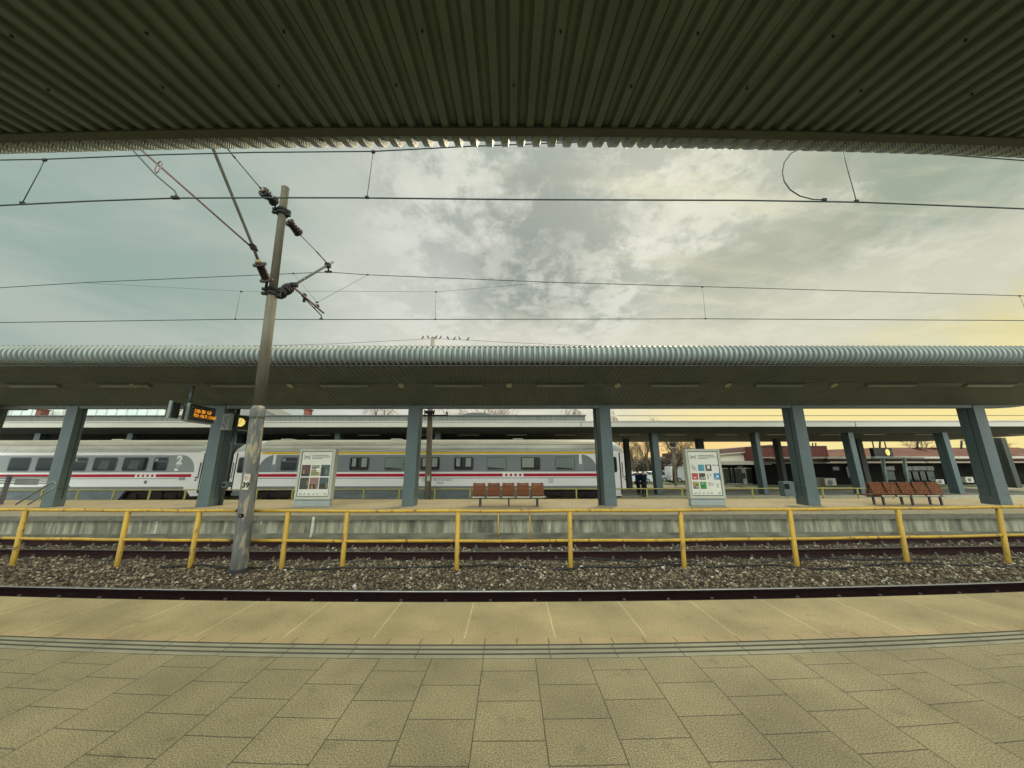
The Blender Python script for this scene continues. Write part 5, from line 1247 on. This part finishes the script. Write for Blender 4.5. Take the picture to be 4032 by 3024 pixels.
q = MB().use(mat('house_roof_grey', (.15, .15, .13), rough=.8)); d = V((P[1].x-P[3].x, 0, P[1].z-P[3].z)); L_ = d.length; d.normalize()
q.obox(V((P[3].x, yb+22, P[3].z+.12))+d*L_/2, d, Y, d.cross(Y), L_/2+.4, 4.3, .1); q.build('roof', hs)

# near-black sheet painting in the shade under the far canopy, above the train
q = MB().use(M_dkw); q.box(-50, pt(2290, 1700, 37).x, 37.1, 37.4, -.7, zf1-.05); tag(q.build('arcade_wall'), 'near-black back sheet painted as the shade under the far canopy, above the train roof', 'wall')
# ================================================================== RIGHT BACKGROUND: BUILDINGS, TREES, CARS, PEOPLE
# --- white cafe building with glass front
M_cream = mat('cream_render', (.66, .63, .48), (.58, .55, .42), scale=.8, rough=.8)
M_broof = mat('brown_roof_edge', (.13, .065, .05), (.09, .045, .035), rough=.7)
M_redm = mat('red_brown_ribbed_metal', (.16, .060, .050), (.10, .038, .032), scale=2.6, rough=.8, spec=.1, stretch=(4, 1, .02), contrast=(.42, .58))
M_redt = mat('red_brown_roof_tiles', (.13, .062, .045), (.09, .043, .032), scale=3, rough=.9, spec=.1, c3=(.17, .095, .07), s3=.8)
M_trim = mat('light_eaves_trim', (.46, .43, .34), (.40, .37, .29), rough=.6)
M_shopg = mat('shop_glass_greenish', (.055, .07, .045), (.03, .038, .026), scale=.7, rough=.25, spec=.15, contrast=(.4, .6))
M_shopf = mat('shop_frame_grey', (.60, .62, .52), rough=.5)
yw = 43.0
def bx_(mb, px0, py0, px1, py1, y, dy): 
    a = pt(px0, py1, y); b = pt(px1, py0, y); return mb.box(a.x, b.x, y, y+dy, a.z, b.z)
cf = thing('cafe_building', 'cream building with a brown roof edge and a glazed shop front, beside the tile poster', 'building', (pt(2900, 1900, yw).x, yw, -.7))
a = pt(2790, 1818, yw); b = pt(3035, 1818, yw)
tl = pt(2790, 1792, yw); tr = pt(3035, 1768, yw)
MB().use(M_cream).poly([(a.x, a.z), (b.x, a.z), (tr.x, tr.z), (tl.x, tl.z)], 1, yw, yw+10).build('upper_wall', cf)
q = MB().use(M_broof); q.poly([(tl.x-1.2, tl.z), (tr.x+.2, tr.z), (tr.x+.2, tr.z+.55), (tl.x-1.2, tl.z+.50)], 1, yw-.5, yw+10.5); rf_ = q.build('roof', cf)
q = MB().use(M_trim); q.poly([(tl.x-1.2, tl.z-.18), (tr.x+.2, tr.z-.18), (tr.x+.2, tr.z), (tl.x-1.2, tl.z)], 1, yw-.45, yw-.3); q.build('roof_trim', rf_)
q = bx_(MB().use(M_trim), 2842, 1815, 3035, 1830, yw-2.2, 2.2); q.build('entrance_canopy', cf)
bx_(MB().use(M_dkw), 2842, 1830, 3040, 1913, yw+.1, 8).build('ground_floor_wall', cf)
for (p0_, p1_) in ((2853, 2875), (2876, 2892), (2893, 2921), (2943, 2960), (3062, 3090)):
    f = bx_(MB().use(M_shopf), p0_, 1843, p1_, 1911, yw-.1, .15).build('window', cf)
    bx_(MB().use(M_shopg), p0_+1.6, 1846, p1_-1.6, 1905, yw-.13, .025).build('pane', f)
    bx_(MB().use(M_trim), p0_+1, 1903, p1_-1, 1909, yw-.15, .04).build('yellowish_panel', f)
d_ = bx_(MB().use(M_shopf), 2921, 1840, 2942, 1913, yw-.12, .15).build('door', cf); bx_(MB().use(M_shopg), 2926, 1862, 2934, 1885, yw-.16, .03).build('door_window', d_)
sg = bx_(MB().use(M_black), 2900, 1833, 2930, 1841, yw-.3, .15).build('sign_board', cf); bx_(MB().use(M_trim), 2904, 1835.5, 2924, 1838.5, yw-.33, .02).build('sign_mark', sg)
ac = thing('air_conditioner', 'white air conditioner unit high on the cream wall', 'air conditioner', tuple(pt(2956, 1805, yw)), 'air conditioner units on the buildings')
q = bx_(MB().use(M_trim), 2947, 1795, 2966, 1813, yw-.6, .6); q.build('case', ac); p = pt(2954, 1804, yw-.61); MB().use(M_black).tube([(p.x, yw-.64, p.z), (p.x, yw-.605, p.z)], .2, 12).build('fan', ac)
# --- red brown annex and long low building
yr = 40.0
an = thing('metal_clad_annex', 'square annex clad in ribbed red brown metal above a dark arcade', 'building', (pt(3150, 1900, yr).x, yr, -.7))
bx_(MB().use(M_redm), 3002, 1758, 3255, 1822, yr, 9).build('metal_cladding', an)
q = bx_(MB().use(M_trim), 3000, 1799, 3290, 1804, yr-.7, .7); bx_(q, 3035, 1805, 3290, 1808, yr-.5, .5); q.build('eaves_trim', an)
bx_(MB().use(mat('annex_roof_edge', (.09, .05, .045), rough=.7)), 3000, 1755.5, 3257, 1758, yr-.1, 9.2).build('roof_edge', an)
bx_(MB().use(M_dkw), 3002, 1824, 3255, 1918, yr+1.5, 7).build('arcade_wall', an)
q = bx_(MB().use(M_beam), 3002, 1818, 3255, 1826, yr-.2, .5); q.build('arcade_beam', an)
lb = thing('long_arcade_building', 'long low building with a red brown tiled roof and dark arcade, at the right', 'building', (pt(3600, 1900, yr).x, yr, -.7))
# roof: sloping back
def rz(px, py, y): return pt(px, py, y)
e0 = pt(3255, 1800, yr-.8); e1 = pt(4300, 1800, yr-.8); r0 = pt(3255, 1781, yr+4.5); r1 = pt(4300, 1764, yr+4.5)
q = MB().use(M_redt); vs = [(e0.x, yr-.8, e0.z), (e1.x, yr-.8, e1.z), (e1.x+2, yr+6, pt(4300, 1762, yr+6).z), (e0.x+14, yr+6, pt(3700, 1762, yr+6).z), (e0.x, yr+6, pt(3255, 1778, yr+6).z)]
q.add(vs+[(v[0], v[1], v[2]-.3) for v in vs], [(0, 1, 2, 3, 4), (9, 8, 7, 6, 5), (0, 5, 6, 1), (1, 6, 7, 2), (2, 7, 8, 3), (3, 8, 9, 4), (4, 9, 5, 0)]); rfl = q.build('roof', lb)
for px in (3640, 3700, 3905, 3960): 
    a = pt(px, 1772, yr+4); MB().use(M_redt).box(a.x-.35, a.x+.35, yr+4, yr+5, a.z-1.0, a.z+.35).build('roof_vent', rfl)
for px in (3464, 3785, 3612): MB().use(M_iron).tube([pt(px, 1770, yr+5), pt(px+1, 1735, yr+5)], .10, 6).build('flue', rfl)
MB().use(M_trim).extx([(yr-.95, e0.z-.18), (yr-.8, e0.z-.18), (yr-.8, e0.z+.05), (yr-.95, e0.z+.05)][::-1], e0.x, e1.x+4).build('gutter', lb)
bx_(MB().use(mat('arcade_fascia_brown', (.075, .045, .045), rough=.8)), 3255, 1806, 4400, 1817, yr-.3, .5).build('fascia', lb)
bx_(MB().use(M_trim), 3255, 1818, 4400, 1822, yr-.5, .3).build('lower_trim', lb)
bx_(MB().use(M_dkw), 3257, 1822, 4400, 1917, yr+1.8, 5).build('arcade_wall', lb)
M_winl = mat('old_window_pane', (.16, .19, .15), (.08, .10, .08), scale=1.2, rough=.2)
for (p0_, p1_, t_, b_) in ((3282, 3302, 1838, 1852), (3340, 3362, 1838, 1880), (3493, 3520, 1836, 1852), (3490, 3520, 1856, 1890), (3565, 3592, 1836, 1852), (3594, 3620, 1836, 1852), (3623, 3648, 1836, 1852), (3651, 3675, 1836, 1852), (3565, 3592, 1856, 1892), (3594, 3620, 1856, 1892), (3623, 3648, 1856, 1892), (3651, 3675, 1856, 1892)):
    bx_(MB().use(M_winl if t_ < 1850 and b_ < 1860 else mat('dim_window', (.04, .055, .045), rough=.2)), p0_, t_, p1_, b_, yr+1.7, .11).build('window', lb)
M_post = mat('arcade_post_greenish', (.22, .30, .25), (.18, .25, .21), rough=.5)
for px in (3482, 3566): 
    MB().use(M_post).tube([pt(px+10, 1912, yr-3), pt(px-8, 1802, yr-3)], .16, 8).build('post', lb)
bx_(MB().use(M_post), 3440, 1800, 3640, 1806, yr-3.1, .3).build('post_beam', lb)
bx_(MB().use(mat('kiosk_panel_grey', (.16, .16, .12), rough=.8)), 3213, 1880, 3246, 1917, yr+.6, .5).build('low_panel', lb)
for (p0_, p1_, t_, b_, lb_) in ((3253, 3289, 1883, 1917, 'big grey outdoor air conditioner on the ground in the arcade'), (3690, 3715, 1888, 1906, 'small outdoor air conditioner behind the slanting bench'), (3806, 3830, 1878, 1900, 'outdoor air conditioner seen between two columns at the far right')):
    t = thing('air_conditioner', lb_, 'air conditioner', tuple(pt((p0_+p1_)/2, b_, yr)), 'air conditioner units on the buildings')
    bx_(MB().use(M_trim), p0_, t_, p1_, b_, yr+.2, .5).build('case', t); p = pt((p0_*.55+p1_*.45), (t_+b_)/2, yr+.2); r_ = (pt(p1_, b_, yr).x-pt(p0_, b_, yr).x)*.27
    MB().use(M_beam).tube([(p.x, yr+.16, p.z), (p.x, yr+.2, p.z)], r_, 14).build('fan', t)
# antennas on annex
q = MB().use(M_iron)
for px in (3200, 3212): q.tube([pt(px, 1758, yr+2), pt(px, 1744, yr+2)], .07, 6)
q.build('roof_antenna', an)

# --- lamp post
lp = thing('street_lamp', 'pale street lamp post with an upturned lamp head in front of the bare tree', 'street lamp', tuple(pt(2661, 1912, 38)))
MB().use(mat('lamp_post_pale', (.42, .40, .30), rough=.6)).tube([pt(2661, 1914, 38), pt(2655, 1780, 38)], [.14, .09], 8).build('post', lp)
p = pt(2655, 1780, 38); MB().use(M_trim).lathe(p-Z*.1, p+Z*.55, [(0, .08), (.3, .22), (.75, .30), (1, .26)], 12).build('lamp_head', lp)
lp2 = thing('street_lamp', 'tall dark street lamp with a flat square head among the bare branches', 'street lamp', tuple(pt(2652, 1912, 44)))
MB().use(mat('lamp_post_dark', (.10, .07, .05), rough=.7)).tube([pt(2653, 1912, 44), pt(2649, 1752, 44)], [.16, .10], 8).build('post', lp2)
p = pt(2649, 1750, 44); MB().use(M_iron).lathe(p-Z*.5, p+Z*.25, [(0, .12), (.5, .36), (1, .40)], 10).build('lamp_head', lp2)

# --- bare trees
M_bark = mat('bare_bark_brown', (.095, .068, .042), (.06, .042, .028), scale=5, rough=.95)
M_twig = mat('bare_twigs_brown', (.23, .16, .085), (.15, .105, .058), scale=3, rough=.95)
def bare_tree(label, base, h, spread, seed, group, weep=0.0, levels=4, twigs=5, lean=0, dens=1.0):
    rnd = random.Random(seed); t = thing('bare_tree', label, 'tree', tuple(base), group)
    tr = MB().use(M_bark); br = MB().use(M_twig); B = V(base)
    def grow(p, d, ln, r, lv):
        n = 3 if lv < levels-1 else 4; pts = [p]; rs = [r]; q = p.copy(); dd = d.copy()
        for i in range(n):
            dd = (dd+V((rnd.uniform(-.16, .16), rnd.uniform(-.16, .16), rnd.uniform(-.02, .12) if lv < 3 else -weep*(i+.5)))).normalized()
            q = q+dd*ln/n; pts.append(q.copy()); rs.append(r*(1-.5*(i+1)/n))
        (tr if lv <= 1 else br).tube(pts, rs, 6 if lv <= 1 else 3, cap=False)
        if lv >= levels: return
        k = int((twigs+rnd.randint(0, 2))*(dens if lv > 1 else 1))
        for i in range(k):
            f = rnd.uniform(.25, 1) if lv else rnd.uniform(.35, 1.0)
            j = min(int(f*n), n-1); s = pts[j].lerp(pts[j+1], f*n-j)
            a = rnd.uniform(0, 6.283); tilt = rnd.uniform(.35, .95)*spread
            o = dd.orthogonal().normalized(); o2 = dd.cross(o)
            nd = (dd*math.cos(tilt)+(o*math.cos(a)+o2*math.sin(a))*math.sin(tilt)); nd.z += .15; nd.normalize()
            grow(s, nd, ln*rnd.uniform(.50, .78), max(r*.42, .014), lv+1)
    grow(B, V((lean, 0, 1)).normalized(), h*.42, h*.022, 0)
    tr.build('trunk', t); br.build('branches', t); return t
GT = 'bare trees beyond the station'
def gb(px, y): 
    p = pt(px, 1900, y); return V((p.x, y, -.75))
bare_tree('bare bushy tree against the orange sky behind the two men', gb(2558, 50), 9.6, .95, 11, GT, levels=4, twigs=5)
bare_tree('spreading bare tree behind the pale street lamp, left of the red tile poster stand', gb(2663, 47), 11.0, 1.0, 23, GT, levels=4, twigs=5)
bare_tree('thin bare tree at the left of the orange gap beside the dark column', gb(2500, 60), 7.5, .8, 5, GT, levels=4, twigs=4)
bare_tree('bare branching crown above the ribbed roof right of the centre line', gb(1985, 62), 18.0, .85, 31, GT, levels=4, twigs=4)
bare_tree('fuzzy bare tree top above the station roof left of the centre column', gb(1470, 70), 19.0, .9, 37, GT, weep=.25, levels=4, twigs=4)
bare_tree('small bare tree top beside the distant line post', gb(1735, 72), 18.5, .9, 41, GT, weep=.2, levels=4, twigs=4)
bare_tree('weeping bare willow left of the column in the middle of the view', gb(2275, 60), 17.5, 1.0, 43, GT, weep=.5, levels=4, twigs=4)
bare_tree('weeping bare willow right of the column in the middle of the view', gb(2425, 66), 17.6, .9, 47, GT, weep=.5, levels=4, twigs=4)
bare_tree('bare tree behind the roof ridge at the far right, left of the tall column', gb(3680, 75), 13.0, 1.0, 53, GT, levels=4, twigs=4)
bare_tree('bare tree behind the roof at the right edge of the view', gb(3985, 70), 14.0, 1.0, 59, GT, levels=4, twigs=4)
# bushes
M_bush = mat('evergreen_bush', (.045, .055, .022), (.03, .035, .015), scale=4, rough=.95)
M_dbush = mat('brown_bush_twigs', (.07, .052, .034), (.045, .034, .022), scale=4, rough=.95)
def bush(label, c, rx, ry, rz_, n, m, seed, leaf=.22):
    rnd = random.Random(seed); mb = MB().use(m)
    for i in range(n):
        a = rnd.uniform(0, 6.283); b = math.acos(rnd.uniform(-.1, 1)); r = rnd.uniform(.55, 1.05)**.5*(1+.18*math.sin(a*3+seed)+.1*math.sin(b*7))
        p = V(c)+V((rx*r*math.sin(b)*math.cos(a), ry*r*math.sin(b)*math.sin(a), rz_*r*math.cos(b)))
        u = V((rnd.uniform(-1, 1), rnd.uniform(-1, 1), rnd.uniform(-1, 1))).normalized(); v = u.orthogonal().normalized(); s = leaf*rnd.uniform(.5, 1.2)
        mb.add([p+u*s, p+v*s*.5, p-u*s*.6, p-v*s*.5], [(0, 1, 2, 3)])
    t = thing('bush', label, 'bush', (c[0], c[1], -.75), 'bushes beyond the tracks'); mb.build('foliage', t)
    st = MB().use(M_bark)
    for k in range(4): st.tube([(c[0], c[1], -.9), (c[0]+rx*.4*math.cos(k*1.6), c[1]+ry*.4*math.sin(k*1.6), c[2]+rz_*.4)], [.07, .03], 5)
    st.build('stem', t); return t
p = pt(2553, 1870, 56); bush('rounded dark green bush behind the heads of the two men', (p.x, 56, .4), 1.75, 1.6, 1.9, 1500, M_bush, 1)
p = pt(2690, 1880, 60); bush('brown leafless thicket between the street lamp and the poster stand', (p.x, 60, .3), 5.0, 2.5, 3.6, 3200, M_dbush, 2, .3)
p = pt(2630, 1895, 50); bush('low brown hedge at the foot of the street lamp', (p.x, 50, -.5), 3.6, 1.2, 1.0, 1400, M_dbush, 3, .2)
p = pt(2500, 1880, 90); bush('grey brown row of distant shrubs left of the two men', (p.x, 90, .5), 7.0, 3, 2.6, 2600, mat('grey_shrub', (.12, .10, .065), rough=1), 4, .4)
# distant houses
for i, (px0, px1, py, y, lb_, c) in enumerate(((2488, 2530, 1846, 110, 'distant beige house behind the shrubs left of the men', (.26, .23, .16)), (2600, 2640, 1856, 120, 'distant grey house low behind the bare trees', (.22, .20, .16)))):
    t = thing('distant_house', lb_, 'house', (pt(px0, 1880, y).x, y, -1), 'distant houses'); a = pt(px0, 1890, y); b = pt(px1, py, y)
    w1 = MB().use(mat('house_wall_%s' % 'ab'[i], c, rough=.9)).box(a.x, b.x, y, y+8, -1, b.z).build('wall', t)
    q = MB().use(M_broof); q.extx([(y-.4, b.z), (y+8.4, b.z), (y+4, b.z+1.5)][::-1], a.x-.3, b.x+.3); q.build('roof', t)
    for k in range(3):
        x = a.x+(b.x-a.x)*(.2+.3*k); MB().use(M_winl).box(x-.35, x+.35, y-.03, y+.0, b.z-1.7, b.z-.6).build('window', t)
# --- vehicles
M_carw = mat('car_white_paint', (.62, .63, .60), (.56, .57, .55), rough=.25, spec=.7); M_cars = mat('car_silver_paint', (.42, .44, .44), rough=.3, metal=.3)
M_cgl = mat('car_glass', (.05, .07, .08), rough=.08, spec=.9); M_tyre = mat('tyre_rubber', (.015, .015, .015), rough=.9); M_rim = mat('wheel_rim', (.35, .35, .35), rough=.4, metal=.5)
M_tail = mat('tail_light_red', (.35, .03, .02), rough=.3); M_head = mat('head_light_clear', (.7, .7, .65), rough=.1)
def car(label, cx, cy, m, sg=1, kind='car'):
    t = thing('parked_car', label, 'car' if kind == 'car' else 'van', (cx, cy, -.72), 'vehicles parked on the forecourt')
    if kind == 'car': prof = [(-2.1, .25), (2.1, .25), (2.15, .62), (1.95, .80), (1.05, .93), (.35, 1.42), (-1.0, 1.45), (-1.75, 1.0), (-2.12, .92)]; H = 1.45
    else: prof = [(-2.5, .28), (2.5, .28), (2.55, .85), (2.2, 1.15), (1.55, 1.95), (1.3, 2.1), (-2.45, 2.1), (-2.52, 1.2)]; H = 2.1
    P = [(cx+sg*x, z-.72) for x, z in prof]
    mb = MB().use(m); n = len(P)
    def sec(y, ins): return [((x-cx)*(1-ins*.03)+cx, y, z) if z < .25 else ((x-cx)*(1-ins*.05)+cx, y, z-.02*ins) for x, z in P]
    rows = [sec(cy-.86, 1), sec(cy-.80, 0), sec(cy+.80, 0), sec(cy+.86, 1)]
    vs = [v for r in rows for v in r]; mb.add(vs, [(i*n+j, i*n+(j+1) % n, (i+1)*n+(j+1) % n, (i+1)*n+j) for i in range(3) for j in range(n)]+[tuple(range(n)), tuple(3*n+j for j in range(n))[::-1]])
    mb.build('body', t)
    wins = ([[(-1.55, .98), (-.45, .98), (-.45, 1.36), (-1.0, 1.36)], [(-.38, .98), (.88, .98), (.32, 1.35), (-.38, 1.36)]] if kind == 'car' else [[(.9, 1.2), (2.0, 1.2), (1.45, 1.85), (.9, 1.85)], [(-.4, 1.25), (.8, 1.25), (.8, 1.85), (-.4, 1.85)]])
    for w_ in wins: MB().use(M_cgl).poly([(cx+sg*x, z-.72) for x, z in w_], 1, cy-.875, cy-.85).build('window', t)
    for x in (-1.35, 1.35):
        wh = MB().use(M_tyre).tube([(cx+x, cy-.90, -.40), (cx+x, cy-.68, -.40)], .32, 18, smooth=False).build('wheel', t)
        MB().use(M_rim).tube([(cx+x, cy-.91, -.40), (cx+x, cy-.895, -.40)], .20, 14, smooth=False).build('rim', wh)
    xf = 2.05 if kind == 'car' else 2.45
    MB().use(M_head).box(min(cx+sg*(xf-.15), cx+sg*(xf+.02)), max(cx+sg*(xf-.15), cx+sg*(xf+.02)), cy-.88, cy-.6, -.10, .02, bev=.02).build('headlight', t)
    MB().use(M_tail).box(min(cx-sg*(xf-.10), cx-sg*(xf+.02)), max(cx-sg*(xf-.10), cx-sg*(xf+.02)), cy-.88, cy-.6, -.0, .14, bev=.02).build('tail_light', t)
    return t
car('white hatchback parked between the dark column and the two men', pt(2500, 1890, 46).x, 46, M_carw, -1)
car('silver white car parked right of the two men', pt(2568, 1890, 49).x, 49, M_cars, 1)
car('white van parked in front of the brown thicket beside the poster stand', pt(2702, 1890, 48).x, 48, M_carw, 1, 'van')
car('white car half hidden behind the column right of the two men', pt(2590, 1890, 53).x, 53, M_carw, -1)

# --- two men
M_navy = mat('navy_jacket', (.010, .018, .036), (.007, .012, .024), scale=6, rough=1, spec=.05); M_drk = mat('dark_trousers', (.010, .010, .012), rough=.9)
M_skin = mat('skin_tone', (.26, .155, .10), (.23, .135, .088), rough=.6); M_hair = mat('dark_hair', (.02, .016, .012), rough=.8); M_shoe = mat('black_shoe', (.012, .012, .012), rough=.6)
def person(label, x, y, z, h, yaw, seed, arm='cross'):
    t = thing('person', label, 'person', (x, y, z)); s = h/1.75
    ca, sa = math.cos(yaw), math.sin(yaw)
    def T(px, py, pz): return V((x+s*(px*ca-py*sa), y+s*(px*sa+py*ca), z+s*pz))     # local: +y = facing direction
    # continuous body
    vs = [T(0, 0, .95), T(0, 0, 1.10), T(0, .0, 1.30), T(0, -.01, 1.44), T(0, .0, 1.52), T(0, .015, 1.60), T(0, .02, 1.68),
          T(.17, 0, 1.41), T(.22, .03, 1.15), T(.20, .18, .98), T(-.17, 0, 1.41), T(-.22, .03, 1.15), T(-.20, .18, .98),
          T(.09, 0, .88), T(.10, .02, .48), T(.11, -.02, .08), T(-.09, 0, .88), T(-.10, .02, .48), T(-.11, -.02, .08), T(.11, .12, .035), T(-.11, .12, .035)]
    ed = [(0, 1), (1, 2), (2, 3), (3, 4), (4, 5), (5, 6), (3, 7), (7, 8), (8, 9), (3, 10), (10, 11), (11, 12), (0, 13), (13, 14), (14, 15), (0, 16), (16, 17), (17, 18), (15, 19), (18, 20)]
    ra = [.15, .14, .15, .075, .055, .085, .075, .065, .047, .035, .065, .047, .035, .085, .06, .042, .085, .06, .042, .035, .035]
    b = skinned('body', vs, ed, [r*s for r in ra], M_skin, t, 1, 0)
    # jacket shell
    jv = [T(0, 0, .86), T(0, 0, 1.08), T(0, 0, 1.30), T(0, -.01, 1.43), T(.18, 0, 1.39), T(.23, .03, 1.15), T(.21, .16, 1.00), T(-.18, 0, 1.39), T(-.23, .03, 1.15), T(-.21, .16, 1.00)]
    skinned('jacket', jv, [(0, 1), (1, 2), (2, 3), (3, 4), (4, 5), (5, 6), (3, 7), (7, 8), (8, 9)], [r*s for r in (.205, .19, .195, .10, .09, .068, .055, .09, .068, .055)], M_navy, t, 1, 0)
    tv = [T(0, 0, .92), T(.095, 0, .84), T(.105, .02, .48), T(.11, -.01, .10), T(-.095, 0, .84), T(-.105, .02, .48), T(-.11, -.01, .10)]
    skinned('trousers', tv, [(0, 1), (1, 2), (2, 3), (0, 4), (4, 5), (5, 6)], [r*s for r in (.165, .115, .085, .068, .115, .085, .068)], M_drk, t, 1, 0)
    for q_ in (.11, -.11): skinned('shoe', [T(q_, -.05, .05), T(q_, .08, .045), T(q_, .17, .035)], [(0, 1), (1, 2)], [.055*s, .052*s, .035*s], M_shoe, t, 1, 0)
    skinned('hair', [T(0, -.045, 1.60), T(0, -.03, 1.68), T(0, .0, 1.735), T(0, .06, 1.74)], [(0, 1), (1, 2), (2, 3)], [.075*s, .100*s, .095*s, .06*s], M_hair, t, 1, 0)
    fm = MB().use(mat('face_detail_dark', (.05, .03, .02), rough=.6))
    for e in (-.033, .033): c = T(e, .118, 1.645); fm.obox(c, X, Y, Z, .011*s, .011*s, .007*s)
    c = T(0, .118, 1.575); fm.obox(c, V((ca, sa, 0)), V((-sa, ca, 0)), Z, .024*s, .008*s, .005*s); fm.build('eyes_and_mouth', b)
    nm_ = MB().use(M_skin); c = T(0, .122, 1.615); nm_.obox(c, V((ca, sa, 0)), V((-sa, ca, 0)), Z, .012*s, .016*s, .022*s)
    for e in (-.088, .088): c = T(e, .01, 1.62); nm_.obox(c, V((ca, sa, 0)), V((-sa, ca, 0)), Z, .008*s, .018*s, .028*s)
    nm_.build('nose_and_ears', b)
    hm_ = MB().use(M_skin)
    for sx_ in (.20, -.20):
        w0 = T(sx_, .18, .98); dr = (T(sx_*.95, .25, .93)-w0).normalized(); sd_ = V((ca, sa, 0)); up_ = sd_.cross(dr)
        hm_.obox(w0+dr*.05*s, dr, sd_, up_, .05*s, .04*s, .014*s)
        for k, ln in enumerate((.060, .072, .068, .052)):
            f0 = w0+dr*.095*s+sd_*(k-1.5)*.021*s; f1 = f0+dr*ln*.6*s; f2 = f1+(dr*.6-up_*.7*(1 if up_.z > 0 else -1))*ln*.5*s; hm_.tube([f0, f1, f2], [.010*s, .009*s, .007*s], 6)
        th = w0+dr*.03*s+sd_*(.04 if sx_ < 0 else -.04)*s; hm_.tube([th, th+(dr+sd_*(.8 if sx_ < 0 else -.8))*.035*s, th+(dr*1.6+sd_*(.8 if sx_ < 0 else -.8))*.045*s], [.012*s, .011*s, .008*s], 6)
    hm_.build('hands', b); return t
pa = pt(2540, 1953, z=-.5) if False else at(2540, 1956, z=-.5); pb_ = at(2519, 1950, z=-.5)
hgt = lambda px, pyt, p: at(px, pyt, y=p.y).z+.5
person('man in a navy coat seen from behind, the taller right one of two men', pa.x, pa.y, -.5, hgt(2537, 1846, pa), R_(20), 1)
person('man in a dark blue jacket facing his companion, the left one of two men', pb_.x+.06, pb_.y+.30, -.5, hgt(2517, 1850, pb_), R_(-80), 2)
